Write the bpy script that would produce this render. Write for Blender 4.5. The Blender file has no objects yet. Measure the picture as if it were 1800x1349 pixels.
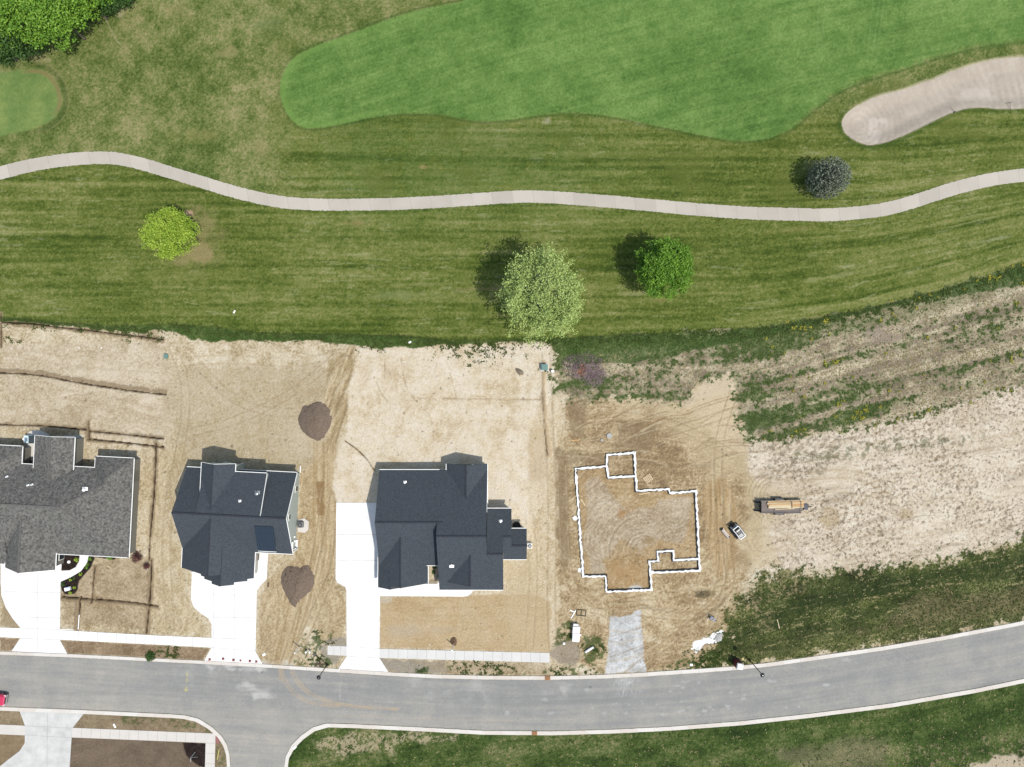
import bpy, bmesh, math, random
import numpy as np
from mathutils import Vector, Matrix

# ------------------------------------------------------------------ camera, sky, sun, exposure
scene = bpy.context.scene
H = 122.0                                   # flying height in metres; 1 photo pixel = 0.1 m on the ground
cam_d = bpy.data.cameras.new('camera'); cam = bpy.data.objects.new('camera', cam_d)
scene.collection.objects.link(cam); scene.camera = cam
cam.location = (0, 0, H); cam.rotation_euler = (0, 0, 0)
cam_d.sensor_width = 36.0; cam_d.lens = 36.0 * H / 180.0; cam_d.clip_start = 1.0; cam_d.clip_end = 6000.0

SUN = Vector((0.41, -0.33, 1.0)).normalized()
world = bpy.data.worlds.new('World'); scene.world = world; world.use_nodes = True
wn = world.node_tree.nodes; wl = world.node_tree.links
sky = wn.new('ShaderNodeTexSky'); sky.sky_type = 'NISHITA'; sky.sun_disc = False
sky.sun_elevation = math.asin(SUN.z); sky.sun_rotation = math.atan2(SUN.x, SUN.y); sky.dust_density = 1.0; sky.ozone_density = 0.6; sky.air_density = 1.0
tint = wn.new('ShaderNodeVectorMath'); tint.operation = 'MULTIPLY'; tint.inputs[1].default_value = (1.06, 0.98, 0.84)
wl.new(sky.outputs[0], tint.inputs[0]); wl.new(tint.outputs[0], wn['Background'].inputs[0]); wn['Background'].inputs[1].default_value = 0.13
sl = bpy.data.lights.new('sun', 'SUN'); sl.energy = 2.6; sl.angle = math.radians(0.5); sl.color = (1.0, 0.955, 0.885)
so = bpy.data.objects.new('sun', sl); scene.collection.objects.link(so)
so.rotation_euler = (-SUN).to_track_quat('-Z', 'Y').to_euler(); so.location = (60, -50, 150)
vs = scene.view_settings; vs.view_transform = 'Standard'; vs.look = 'None'; vs.gamma = 1.0; vs.use_curve_mapping = False
vs.exposure = 0.80
E = 2.0                                     # displayed brightness of a sunlit white surface at that exposure
random.seed(7); RNG = np.random.default_rng(7)

# ------------------------------------------------------------------ helpers
def lin1(c):
    c = c / 255.0
    return c / 12.92 if c <= 0.04045 else ((c + 0.055) / 1.055) ** 2.4
def alb(*c):                                # seen sRGB colour in sunlight -> base colour
    return tuple(lin1(v) / E for v in c)
def W(px, py, z=0.0):                       # ground point from plan pixels
    return Vector(((px - 900.0) / 10.0, (674.5 - py) / 10.0, z))
def T(px, py, h):                           # plan pixels of a point seen at px,py that stands h metres high
    f = 1 - h / H
    return 900 + (px - 900) * f, 674.5 + (py - 674.5) * f
COL = scene.collection
def tag(o, label=None, cat=None, group=None, kind=None):
    if label: o['label'] = label
    if cat: o['category'] = cat
    if group: o['group'] = group
    if kind: o['kind'] = kind
    return o
def empty(name, loc, label, cat, group=None, rz=0.0):
    o = bpy.data.objects.new(name, None); COL.objects.link(o)
    o.location = loc; o.rotation_euler = (0, 0, rz); o.empty_display_size = 0.3
    return tag(o, label, cat, group)
def copy_tree(o, parent=None):
    c = o.copy(); COL.objects.link(c)
    if parent: c.parent = parent
    for ch in [k for k in COL.objects if k.parent == o]: copy_tree(ch, c)
    return c

MATS = {}
def mat(name, color, rough=0.8, metal=0.0, var=0.0, scale=3.0, bump=0.0, spec=0.3, alpha=1.0, c2=None, stretch=None, detail=4.0):
    if name in MATS: return MATS[name]
    m = bpy.data.materials.new(name); m.use_nodes = True; MATS[name] = m
    n = m.node_tree.nodes; l = m.node_tree.links; b = n['Principled BSDF']
    b.inputs['Roughness'].default_value = rough; b.inputs['Metallic'].default_value = metal
    b.inputs['Specular IOR Level'].default_value = spec
    col = (*color[:3], 1)
    b.inputs['Base Color'].default_value = col
    if var or c2:
        tc = n.new('ShaderNodeTexCoord'); mp = n.new('ShaderNodeMapping'); l.new(tc.outputs['Object'], mp.inputs[0])
        if stretch: mp.inputs['Scale'].default_value = stretch
        nz = n.new('ShaderNodeTexNoise'); nz.inputs['Scale'].default_value = scale; nz.inputs['Detail'].default_value = detail
        nz.inputs['Roughness'].default_value = 0.65
        l.new(mp.outputs[0], nz.inputs['Vector'])
        rp = n.new('ShaderNodeValToRGB'); rp.color_ramp.elements[0].position = 0.32; rp.color_ramp.elements[1].position = 0.68
        a = c2 if c2 else tuple(c * (1 - var) for c in color[:3])
        d = tuple(min(0.92, c * (1 + var)) for c in color[:3])
        rp.color_ramp.elements[0].color = (*a, 1); rp.color_ramp.elements[1].color = (*d, 1)
        l.new(nz.outputs['Fac'], rp.inputs[0]); l.new(rp.outputs[0], b.inputs['Base Color'])
        if bump:
            bp = n.new('ShaderNodeBump'); bp.inputs['Strength'].default_value = bump; bp.inputs['Distance'].default_value = 0.03
            l.new(nz.outputs['Fac'], bp.inputs['Height']); l.new(bp.outputs[0], b.inputs['Normal'])
    return m

class MB:
    def __init__(s): s.v = []; s.f = []; s.mi = []
    def add(s, vs_, fs, m=0):
        o = len(s.v); s.v += [tuple(p) for p in vs_]; s.f += [tuple(i + o for i in f) for f in fs]; s.mi += [m] * len(fs); return s
    def box(s, c, d, rz=0.0, m=0, tilt=None):
        R = Matrix.Rotation(rz, 3, 'Z')
        if tilt: R = R @ Matrix.Rotation(tilt[1], 3, tilt[0])
        c = Vector(c); p = []
        for x in (-.5, .5):
            for y in (-.5, .5):
                for z in (-.5, .5): p.append(c + R @ Vector((x * d[0], y * d[1], z * d[2])))
        return s.add(p, [(0, 1, 3, 2), (4, 6, 7, 5), (0, 4, 5, 1), (2, 3, 7, 6), (0, 2, 6, 4), (1, 5, 7, 3)], m)
    def taper(s, c0, d0, c1, d1, m=0):      # frustum between two rectangles
        p = []
        for c, d in ((c0, d0), (c1, d1)):
            for x, y in ((-.5, -.5), (.5, -.5), (.5, .5), (-.5, .5)): p.append((c[0] + x * d[0], c[1] + y * d[1], c[2]))
        return s.add(p, [(3, 2, 1, 0), (4, 5, 6, 7), (0, 1, 5, 4), (1, 2, 6, 5), (2, 3, 7, 6), (3, 0, 4, 7)], m)
    def prism(s, pts, z0, z1, m=0):         # pts = list of (x,y) world
        n = len(pts); a = sum(pts[i][0] * pts[(i + 1) % n][1] - pts[(i + 1) % n][0] * pts[i][1] for i in range(n))
        if a < 0: pts = pts[::-1]
        p = [(x, y, z0) for x, y in pts] + [(x, y, z1) for x, y in pts]
        return s.add(p, [tuple(range(n))[::-1], tuple(range(n, 2 * n))] + [(i, (i + 1) % n, n + (i + 1) % n, n + i) for i in range(n)], m)
    def tube(s, path, radii, n=8, m=0, cap=True):
        path = [Vector(p) for p in path]
        if not isinstance(radii, (list, tuple)): radii = [radii] * len(path)
        rings = []; base = len(s.v)
        for i, p in enumerate(path):
            d = (path[min(i + 1, len(path) - 1)] - path[max(i - 1, 0)]).normalized()
            a = d.orthogonal().normalized() if i == 0 else (a - d * a.dot(d)).normalized()
            b = d.cross(a)
            rings.append([p + (a * math.cos(2 * math.pi * k / n) + b * math.sin(2 * math.pi * k / n)) * radii[i] for k in range(n)])
        vs_ = [q for r in rings for q in r]; fs = []
        for i in range(len(path) - 1):
            for k in range(n): fs.append((i * n + k, i * n + (k + 1) % n, (i + 1) * n + (k + 1) % n, (i + 1) * n + k))
        if cap: fs += [tuple(range(n))[::-1], tuple(range((len(path) - 1) * n, len(path) * n))]
        return s.add(vs_, fs, m)
    def lathe(s, c, prof, n=16, m=0):       # prof = [(r,z)]
        p = [(c[0] + r * math.cos(2 * math.pi * k / n), c[1] + r * math.sin(2 * math.pi * k / n), c[2] + z) for r, z in prof for k in range(n)]
        fs = [(i * n + k, i * n + (k + 1) % n, (i + 1) * n + (k + 1) % n, (i + 1) * n + k) for i in range(len(prof) - 1) for k in range(n)]
        fs += [tuple(range(n))[::-1], tuple(range((len(prof) - 1) * n, len(prof) * n))]
        return s.add(p, fs, m)
    def build(s, name, mats, parent=None, smooth=False, bevel=0.0, loc=None):
        me = bpy.data.meshes.new(name); me.from_pydata(s.v, [], s.f); 
        if not isinstance(mats, (list, tuple)): mats = [mats]
        for m in mats: me.materials.append(m)
        if len(mats) > 1: me.polygons.foreach_set('material_index', s.mi)
        if smooth: me.polygons.foreach_set('use_smooth', [True] * len(me.polygons))
        me.update(); o = bpy.data.objects.new(name, me); COL.objects.link(o)
        if parent: o.parent = parent
        if loc is not None: o.location = loc
        if bevel:
            b = o.modifiers.new('bevel', 'BEVEL'); b.width = bevel; b.segments = 2; b.limit_method = 'ANGLE'; b.angle_limit = math.radians(40)
        return o

def np_mesh(name, V, F, mats, col=None, frnd=None, smooth=True, parent=None, extra=None):
    me = bpy.data.meshes.new(name); k = F.shape[1]
    me.vertices.add(len(V)); me.vertices.foreach_set('co', V.astype(np.float32).ravel())
    me.loops.add(F.size); me.loops.foreach_set('vertex_index', F.astype(np.int32).ravel())
    me.polygons.add(len(F)); me.polygons.foreach_set('loop_start', np.arange(0, F.size, k, dtype=np.int32))
    me.polygons.foreach_set('loop_total', np.full(len(F), k, dtype=np.int32))
    me.polygons.foreach_set('use_smooth', np.full(len(F), smooth, dtype=bool))
    if col is not None:
        a = me.attributes.new('col', 'FLOAT_COLOR', 'POINT')
        a.data.foreach_set('color', np.concatenate([col, np.ones((len(col), 1))], 1).astype(np.float32).ravel())
    if extra is not None:
        a = me.attributes.new('rgh', 'FLOAT', 'POINT'); a.data.foreach_set('value', extra.astype(np.float32))
    if frnd is not None:
        a = me.attributes.new('rnd', 'FLOAT', 'FACE'); a.data.foreach_set('value', frnd.astype(np.float32))
    me.materials.append(mats); me.update(calc_edges=True); me.validate()
    o = bpy.data.objects.new(name, me); COL.objects.link(o)
    if parent: o.parent = parent
    return o

# ------------------------------------------------------------------ plan shapes (pixels of the plan)
def smoothpts(p, it=2, closed=False):
    for _ in range(it):
        q = []
        n = len(p)
        rng = range(n) if closed else range(n - 1)
        if not closed: q.append(p[0])
        for i in rng:
            a, b = p[i], p[(i + 1) % n]
            q += [(a[0] * .75 + b[0] * .25, a[1] * .75 + b[1] * .25), (a[0] * .25 + b[0] * .75, a[1] * .25 + b[1] * .75)]
        if not closed: q.append(p[-1])
        p = q
    return p
FAIR = smoothpts([(900, -80), (830, 0), (750, 14), (700, 28), (662, 42), (610, 62), (570, 75), (545, 86), (517, 100), (500, 122), (491, 150), (495, 182), (510, 210), (530, 225), (557, 226), (600, 219), (650, 207), (700, 200), (737, 199), (775, 201), (812, 210), (850, 214), (900, 211), (950, 202), (1000, 198), (1050, 201), (1100, 210), (1150, 221), (1200, 231), (1250, 242), (1300, 249), (1337, 247), (1365, 240), (1400, 222), (1430, 192), (1475, 160), (1525, 140), (1587, 122), (1650, 100), (1725, 80), (1800, 72), (2100, 50), (2100, -300), (900, -300)], 1, True)
TEE = smoothpts([(-80, 130), (0, 128), (50, 121), (75, 122), (95, 137), (107, 158), (110, 180), (104, 199), (87, 215), (62, 226), (25, 234), (0, 239), (-80, 250)], 1, True)
BUNK = smoothpts([(1480, 225), (1479, 212), (1490, 197), (1512, 182), (1540, 170), (1575, 161), (1615, 149), (1650, 136), (1675, 125), (1712, 112), (1750, 104), (1785, 101), (1830, 103), (1870, 118), (1885, 150), (1865, 183), (1830, 190), (1800, 191), (1775, 193), (1750, 192), (1725, 190), (1705, 190.5), (1682, 195), (1657, 206), (1625, 221), (1600, 234), (1570, 247), (1540, 255.5), (1520, 255.5), (1500, 247), (1485, 235)], 1, True)
PATHC = smoothpts([(-400, 420), (-120, 338), (-60, 321), (0, 304.5), (50, 291.5), (100, 283), (150, 278), (200, 277.5), (250, 288), (300, 304), (350, 319), (400, 334.5), (450, 347.5), (500, 357), (550, 360), (600, 360.5), (700, 359), (800, 353.5), (900, 346), (950, 346), (1000, 349), (1100, 357), (1200, 366.5), (1300, 374.5), (1400, 377.5), (1450, 378.5), (1500, 375.5), (1550, 370), (1600, 357), (1650, 340), (1700, 325), (1750, 314), (1800, 308), (1860, 303), (2200, 290)], 2)
KN_T = [(-600, 1112), (-100, 1140), (0, 1145), (117, 1149.5), (210, 1154), (300, 1158.8), (359, 1161.5), (462, 1167.5), (595, 1175.8), (684, 1181.7), (760, 1185.5), (850, 1187.8), (965, 1188.7), (1065, 1186), (1135, 1182), (1225, 1176), (1290, 1171.5), (1352, 1165), (1453, 1150.8), (1549, 1137), (1656, 1118.8), (1782, 1095), (1900, 1069), (2500, 930)]
KN_B = [(-600, 1118), (-100, 1146), (0, 1150.7), (117, 1155), (210, 1159.5), (300, 1164.3), (359, 1167), (462, 1173), (595, 1182), (684, 1187.8), (760, 1192), (850, 1194.3), (965, 1195), (1065, 1192.5), (1135, 1188.8), (1225, 1182.8), (1290, 1178), (1352, 1171.6), (1453, 1157.5), (1549, 1143.8), (1656, 1125.5), (1782, 1101.5), (1900, 1076), (2500, 938)]
KS1_T = [(-600, 1208), (0, 1242.5), (140, 1247.9), (303, 1255.6), (326.7, 1257.5), (350, 1263.5), (373, 1278), (390, 1294), (399, 1309), (403.5, 1327), (405, 1349), (405, 1800)]
KS1_B = [(-600, 1214), (0, 1249), (140, 1254.5), (303, 1262), (322, 1263.5), (345, 1268.5), (367, 1281.5), (384, 1297), (393, 1311), (398, 1328), (399.5, 1349), (399.5, 1800)]
KS2_T = [(500, 1800), (500, 1349), (502.5, 1330), (512.5, 1310), (530, 1292.5), (550, 1278.5), (575, 1271.5), (620, 1273), (720, 1277.5), (850, 1284.5), (970, 1285.5), (1075, 1282.5), (1175, 1277.5), (1300, 1268), (1424, 1254.5), (1569, 1236), (1713, 1211), (1800, 1193), (1900, 1171), (2500, 1035)]
KS2_B = [(506, 1800), (506, 1349), (508, 1333), (518.5, 1314.5), (535, 1298), (554, 1285), (577, 1278.3), (620, 1279.6), (720, 1284.3), (850, 1291.3), (970, 1292.3), (1075, 1289.3), (1175, 1284.3), (1300, 1275), (1424, 1261.6), (1569, 1243), (1713, 1218.2), (1800, 1200.3), (1900, 1178), (2500, 1042)]
ROADP = KN_B + KS2_T[::-1] + KS1_T[::-1]
D1 = [(1.8, 985), (104, 985), (108.5, 992), (106.8, 1022.3), (105, 1124.6), (118.3, 1149.2), (20.5, 1145), (36.5, 1121.6), (36.5, 1104), (23, 1088), (10.7, 1068.5), (2.7, 1047), (1.4, 1022)]
WALK1 = [(104, 1003.6), (122.8, 1002.7), (133.5, 997.4), (139.7, 986.7), (141, 972), (157.5, 972), (153, 990), (142.3, 1004.5), (124.5, 1015), (104, 1024)]
D2 = [(338, 985), (336, 1053.3), (340.7, 1067), (352.3, 1077.8), (366.3, 1087), (372.2, 1097.6), (372, 1138.5), (359.3, 1161.3), (461.5, 1167.2), (449.2, 1145.5), (451.5, 1039.3), (457.3, 1030), (469, 1018.3), (471.8, 963), (458, 963), (455, 985)]
D3 = [(591.2, 883.9), (676, 884), (676, 1020), (667.8, 1026), (667.8, 1047.8), (666.9, 1156.8), (682.5, 1181.3), (595, 1175.6), (609.5, 1154), (609, 1038), (607, 1032), (600, 1028), (593.5, 1024.7), (590, 1018)]
WALK3 = [(667.9, 1024), (667.9, 1047.8), (814.3, 1049), (822, 1048), (828, 1044), (833, 1036), (833, 1024)]
D4 = [(1071, 1085.5), (1090, 1083), (1108.7, 1079.7), (1127, 1072.7), (1128.5, 1098), (1134, 1181.5), (1064, 1185.5), (1069, 1133)]
D5 = [(35, 1250.6), (147, 1255.2), (128.3, 1279), (126, 1296.7), (122.5, 1349), (116, 1440), (-30, 1440), (-22, 1365), (14, 1336), (35, 1320), (43.9, 1306), (44.3, 1275.7)]
SWA = [(-200, 1094), (0, 1103.2), (36.6, 1104.5), (36.6, 1121.6), (0, 1120), (-200, 1111)]
SWB = [(105, 1107.7), (200, 1113), (280, 1117.5), (372, 1121.5), (372, 1138.5), (280, 1133.5), (200, 1129.5), (105, 1124.6)]
SWC = [(575.8, 1135), (609.4, 1136.3), (609.4, 1153), (575.8, 1151.3)]
SWD = [(667, 1140.7), (966, 1148), (966, 1165), (667, 1156.8)]
SWE1 = [(-200, 1264), (0, 1273.8), (44.3, 1275.7), (44, 1292.8), (0, 1290.8), (-200, 1282)]
SWE2 = [(128, 1279.5), (379, 1289.7), (377.5, 1349), (376, 1440), (357.5, 1440), (360.5, 1349), (361.7, 1306), (126.4, 1296.4)]
SLABS = [D1, WALK1, D2, D3, WALK3, D5, SWA, SWB, SWC, SWD, SWE1, SWE2]
# boundary of mown grass / first line of the dirt
MOW = [(-300, 548), (7, 560), (125, 569), (200, 573), (287, 571), (350, 573), (390, 577), (450, 587), (575, 588), (700, 591), (775, 598), (850, 600), (975, 596), (1125, 588), (1350, 578), (1475, 553), (1537, 541), (1637, 517), (1725, 491), (1795, 467), (2100, 380)]
# ------------------------------------------------------------------ the ground sheet, coloured and shaped by its soil, turf and tracks
def axis(lo, hi, step, far):
    a = np.arange(lo, hi + step / 2, step); g = []; d = step; p = hi
    while p < far: d *= 1.13; p += d; g.append(p)
    g2 = []; d = step; p = lo
    while p > -far: d *= 1.13; p -= d; g2.append(p)
    return np.array(g2[::-1] + list(a) + g)
XS = axis(-60, 1860, 1.6, 16000); YS = axis(-60, 1410, 1.6, 16000)
PX, PY = np.meshgrid(XS, YS); NY, NX = PX.shape
def vnoise(x, y, seed):
    r = np.random.default_rng(seed); tb = r.random((256, 256), dtype=np.float32)
    xi = np.floor(x).astype(np.int32); yi = np.floor(y).astype(np.int32)
    fx = (x - xi).astype(np.float32); fy = (y - yi).astype(np.float32)
    fx = fx * fx * (3 - 2 * fx); fy = fy * fy * (3 - 2 * fy)
    x0 = xi & 255; x1 = (xi + 1) & 255; y0 = yi & 255; y1 = (yi + 1) & 255
    a = tb[y0, x0] * (1 - fx) + tb[y0, x1] * fx; b = tb[y1, x0] * (1 - fx) + tb[y1, x1] * fx
    return a * (1 - fy) + b * fy
def fbm(x, y, seed, octv=4, gain=0.55):
    s = 0; a = 1; t = 0
    for i in range(octv):
        ang = 0.6 * i + .35
        if i: xr = x * math.cos(ang) - y * math.sin(ang); yr = x * math.sin(ang) + y * math.cos(ang)
        else: xr, yr = x, y
        s = s + a * (vnoise(xr * 2 ** i, yr * 2 ** i, seed + i * 17) - .5) * 2; t += a; a *= gain
    return s / t * 1.7
def fba(x, y, seed, octv=3, gain=.6):       # anisotropic sum, no rotation between octaves
    s = 0; a = 1; t = 0
    for i in range(octv): s = s + a * (vnoise(x * 2 ** i + 13.7 * i, y * 2 ** i, seed + i * 31) - .5) * 2; t += a; a *= gain
    return s / t * 1.6
def sub(x0, x1, y0, y1):
    i0, i1 = np.searchsorted(XS, [x0, x1]); j0, j1 = np.searchsorted(YS, [y0, y1])
    return slice(max(j0 - 1, 0), j1 + 1), slice(max(i0 - 1, 0), i1 + 1)
def seg_d(X, Y, a, b):
    dx, dy = b[0] - a[0], b[1] - a[1]; L = dx * dx + dy * dy + 1e-9
    t = np.clip(((X - a[0]) * dx + (Y - a[1]) * dy) / L, 0, 1)
    return np.hypot(X - a[0] - t * dx, Y - a[1] - t * dy)
def sdf(poly, X, Y):
    d = np.full(X.shape, 1e9); ins = np.zeros(X.shape, bool); n = len(poly)
    for i in range(n):
        a, b = poly[i], poly[(i + 1) % n]
        d = np.minimum(d, seg_d(X, Y, a, b))
        c = ((a[1] > Y) != (b[1] > Y)) & (X < (b[0] - a[0]) * (Y - a[1]) / ((b[1] - a[1]) if b[1] != a[1] else 1e-9) + a[0])
        ins ^= c
    return np.where(ins, d, -d)
def sstep(a, b, x): t = np.clip((x - a) / (b - a + 1e-12), 0, 1); return t * t * (3 - 2 * t)
WOB = fbm(PX / 14, PY / 14, 5, 4); WOB2 = fbm(PX / 45, PY / 45, 9, 3)
def poly(P, feather=1.5, wob=0.0, wob2=0.0, pad=30):
    xs = [p[0] for p in P]; ys = [p[1] for p in P]
    sl_ = sub(min(xs) - pad, max(xs) + pad, min(ys) - pad, max(ys) + pad)
    M = np.zeros(PX.shape, np.float32); X = PX[sl_]; Y = PY[sl_]
    d = sdf(P, X, Y) + wob * WOB[sl_] + wob2 * WOB2[sl_]
    M[sl_] = sstep(-feather / 2, feather / 2, d); return M
def stroke(pts, w, feather=1.5, wob=0.0):
    xs = [p[0] for p in pts]; ys = [p[1] for p in pts]; pad = w + feather + 6
    sl_ = sub(min(xs) - pad, max(xs) + pad, min(ys) - pad, max(ys) + pad)
    X = PX[sl_]; Y = PY[sl_]; d = np.full(X.shape, 1e9)
    for a, b in zip(pts[:-1], pts[1:]): d = np.minimum(d, seg_d(X, Y, a, b))
    d = d + wob * WOB[sl_]
    return sl_, sstep(w / 2 + feather / 2, w / 2 - feather / 2, d).astype(np.float32)
def C(*c): return np.array(alb(*c), np.float32)
col = np.zeros((NY, NX, 3), np.float32); Z = np.zeros((NY, NX), np.float32); RGH = np.full((NY, NX), .5, np.float32)
def mix(M, c, sl_=None):
    if sl_ is None: col[:] = col * (1 - M[..., None]) + c * M[..., None]
    else: col[sl_] = col[sl_] * (1 - M[..., None]) + c * M[..., None]
def ramp(t, stops):                         # stops [(t,(r,g,b))]
    o = np.zeros(t.shape + (3,), np.float32); ts = [s[0] for s in stops]; cs = [C(*s[1]) for s in stops]
    for k in range(3): o[..., k] = np.interp(t, ts, [c[k] for c in cs])
    return o
# curve that the mowing follows
mx = [p[0] for p in MOW]; my = [p[1] for p in MOW]
MOWY = np.interp(PX, mx, my); px_ = [p[0] for p in PATHC]; py_ = [p[1] for p in PATHC]
PATHY = np.interp(PX, px_, py_)
fine = fbm(PX / 3.2, PY / 3.2, 21, 3, .7); med = fbm(PX / 22, PY / 22, 41, 4); big = fbm(PX / 110, PY / 110, 61, 4)
# rough grass above the path
t = .5 + .3 * med + .22 * big + .28 * fine + .26 * fbm(PX / 1.9, PY / 1.9, 23, 2, .8)
up = ramp(t, [(0, (78, 98, 40)), (.3, (102, 120, 56)), (.55, (124, 136, 74)), (.8, (148, 150, 94)), (1.15, (176, 168, 122))])
# mown band: streaks along the mowing direction
Kc = np.clip((PY - PATHY) / np.maximum(MOWY - PATHY, 20), -2, 1.5)
base_c = np.interp(PX, [-200, 900, 1300, 1500, 1650, 1800, 2000], [0, 0, -4, -30, -70, -118, -180])
VY = PY - base_c * np.clip(.35 + .65 * Kc, 0, 1.2)
strk = fba(PX / 150, VY / 11, 71, 3); strk2 = fba(PX / 17, VY / 3.4, 81, 2); strk3 = fba(PX / 90, VY / 4.2, 87, 2)
grain = fbm(PX / 1.9, PY / 1.9, 23, 2, .8)
pale = sstep(.62, 1.0, fba(PX / 34, (VY + 3 * WOB2) / 2.6, 93, 2) * .8 + .3 * big + .25 * fine)
strk4 = fba(PX / 520, VY / 8.5, 89, 2); mline = np.sin(VY * 2 * np.pi / 12.5 + 1.6 * WOB2) + .6 * np.sin(VY * 2 * np.pi / 31.0)
t = .51 + .10 * strk + .13 * strk4 + .045 * mline * (.7 + .8 * WOB2) + .09 * strk2 + .07 * strk3 + .08 * med + .12 * big + .16 * fine + .2 * grain + .08 * strk4
mown = ramp(t, [(0, (64, 84, 26)), (.3, (88, 106, 38)), (.5, (110, 124, 54)), (.72, (132, 140, 74)), (1.1, (166, 162, 108))])
mown = mown * (1 - .35 * pale[..., None]) + C(182, 184, 138) * .35 * pale[..., None]
below = sstep(-6, 6, PY - PATHY)
right_up = sstep(430, 560, PX + 12 * WOB2)  # the mown stripes also run above the path right of the fairway's tip
mm = np.maximum(below, right_up * sstep(-210, -150, PY - PATHY))[..., None]
col[:] = up * (1 - mm) + mown * mm
# greener turf near the path and the fairway
g = (sstep(170, 20, np.abs(PY - PATHY + 70)) * sstep(480, 640, PX) * sstep(1250, 900, PX) * sstep(-.6, .6, med + .5)).astype(np.float32)
mix(.35 * g, ramp(.5 + .3 * strk + .2 * fine, [(0, (66, 98, 44)), (1, (104, 134, 68))]))
mix(.55 * sstep(.1, .9, fbm(PX / 55, PY / 40, 333, 3)) * right_up * (1 - below), C(106, 118, 52))
# dead grass ring around the left tree, bare spots
def blob(cx, cy, rx, ry, soft=.5, wob=.25, rot=0.0):
    r = max(rx, ry) * 1.8; sl_ = sub(cx - r, cx + r, cy - r, cy + r); X = PX[sl_] - cx; Y = PY[sl_] - cy
    xr = X * math.cos(rot) + Y * math.sin(rot); yr = -X * math.sin(rot) + Y * math.cos(rot)
    d = np.hypot(xr / rx, yr / ry) + wob * WOB[sl_]
    return sl_, sstep(1 + soft / 2, 1 - soft / 2, d).astype(np.float32)
def spot(cx, cy, rx, ry, c, a=1.0, soft=.5, wob=.25, rot=0.0):
    sl_, m = blob(cx, cy, rx, ry, soft, wob, rot); mix(m * a, C(*c), sl_)
spot(336, 418, 43, 48, (162, 150, 104), .55, .9, .5); spot(330, 375, 8, 5, (205, 172, 140), .9); spot(350, 445, 26, 16, (176, 158, 116), .5)
for (x, y, a, b, c) in [(210, 24, 6, 6, (196, 186, 150)), (68, 103, 13, 8, (190, 176, 130)), (86, 107, 4, 4, (205, 190, 160)), (8, 136, 16, 8, (190, 178, 140)), (400, 92, 14, 7, (186, 172, 122)), (755, 294, 12, 3, (190, 160, 116)), (630, 392, 20, 4, (168, 148, 100)), (348, 238, 30, 12, (162, 156, 96)), (458, 262, 12, 14, (176, 164, 116)), (310, 22, 22, 12, (160, 152, 100)), (960, 213, 7, 5, (196, 188, 160)), (470, 38, 22, 12, (136, 148, 96)), (1165, 527, 12, 5, (150, 140, 88)), (1435, 560, 16, 3, (150, 140, 96)), (1130, 515, 30, 3, (172, 172, 120)), (1460, 487, 50, 3, (170, 170, 116)), (1490, 468, 24, 2, (184, 184, 138)), (1740, 422, 28, 2.4, (190, 190, 150)), (1400, 402, 40, 3, (140, 134, 80)), (700, 520, 60, 6, (140, 150, 98)), (740, 500, 40, 3, (160, 160, 104)), (860, 508, 36, 3, (160, 146, 104))]:
    spot(x, y, a, b, c, .42, 1.4, .9, -.04 if x < 1300 else -.18)
for pts in ([(186, 32), (200, 66), (215, 82)],):
    s_, m = stroke(smoothpts(pts), 1.6, 2); mix(m * .7, C(188, 182, 140), s_)
# fairway
fm = poly(FAIR, 2.2, .4); fsoft = sstep(1350, 1440, PX); fm = fm * (1 - fsoft) + fsoft * poly(FAIR, 16, 3.5, 2); 
du = (PX * .966 - (PY) * -.259); dv = (PX * .259 + PY * .966)
bend = dv + 26 * np.sin((PX - 300) / 420.0)
fs = fba(du / 140, bend / 9, 111, 3); fs2 = fba(du / 70, bend / 2.4, 121, 2)
t = .47 + .13 * fs + .09 * fs2 + .17 * med + .18 * big + .2 * fine + .2 * grain
fc = ramp(t, [(0, (80, 114, 50)), (.35, (101, 137, 65)), (.65, (119, 153, 78)), (1.1, (146, 174, 98))])
mix(fm, fc)
rim = poly(FAIR, 2.5, .6) - poly(smoothpts(FAIR, 1, True), 1)
dF = sdf(FAIR, PX, PY)
lf = sstep(0, 1, (dF > 0) & (dF < 14)).astype(np.float32) * sstep(10, 3, np.abs(dF - 4)) * sstep(800, 500, PX)
mix(.4 * lf, C(132, 168, 84)); mix(.45 * sstep(4, 0, np.abs(dF + 2.5)) * (dF < 0) * sstep(420, 560, PX), C(58, 92, 38))
for x0, x1 in ((1545, 1538), (1553, 1546), (1439, 1440), (1451, 1448), (1534, 1530)):
    s_, m = stroke([(x0 + 8, -60), (x0, 10), (x1 - 6, 110)], 1.8, 2); mix(m * .22, C(150, 184, 116), s_)
for a, b in (((1240, 236), (1440, 130)), ((1225, 240), (1430, 120)), ((1160, 150), (1420, 60)), ((1560, 60), (1800, 20))):
    s_, m = stroke(smoothpts([a, ((a[0] + b[0]) / 2, (a[1] + b[1]) / 2 - 8), b]), 1.8, 2); mix(m * .25, C(150, 170, 100), s_)
# tee green
tm = poly(TEE, 6, 1.2); t = .5 + .25 * med + .2 * fine + .2 * sstep(150, 230, PY)
mix(tm, ramp(t, [(0, (98, 128, 62)), (.5, (122, 149, 82)), (1, (148, 166, 94))]))
dT = sdf(TEE, PX, PY)
mix(.75 * sstep(5, 2, np.abs(dT - 4)) * sstep(30, 60, PX) * sstep(212, 185, PY), C(150, 134, 90))
mix(.5 * sstep(8, 2, np.abs(dT + 7)) * sstep(40, 90, PX), C(78, 98, 48))
mix(.4 * sstep(2, .5, np.abs(dT + 12)) * sstep(60, 90, PX), C(160, 156, 104))
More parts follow.
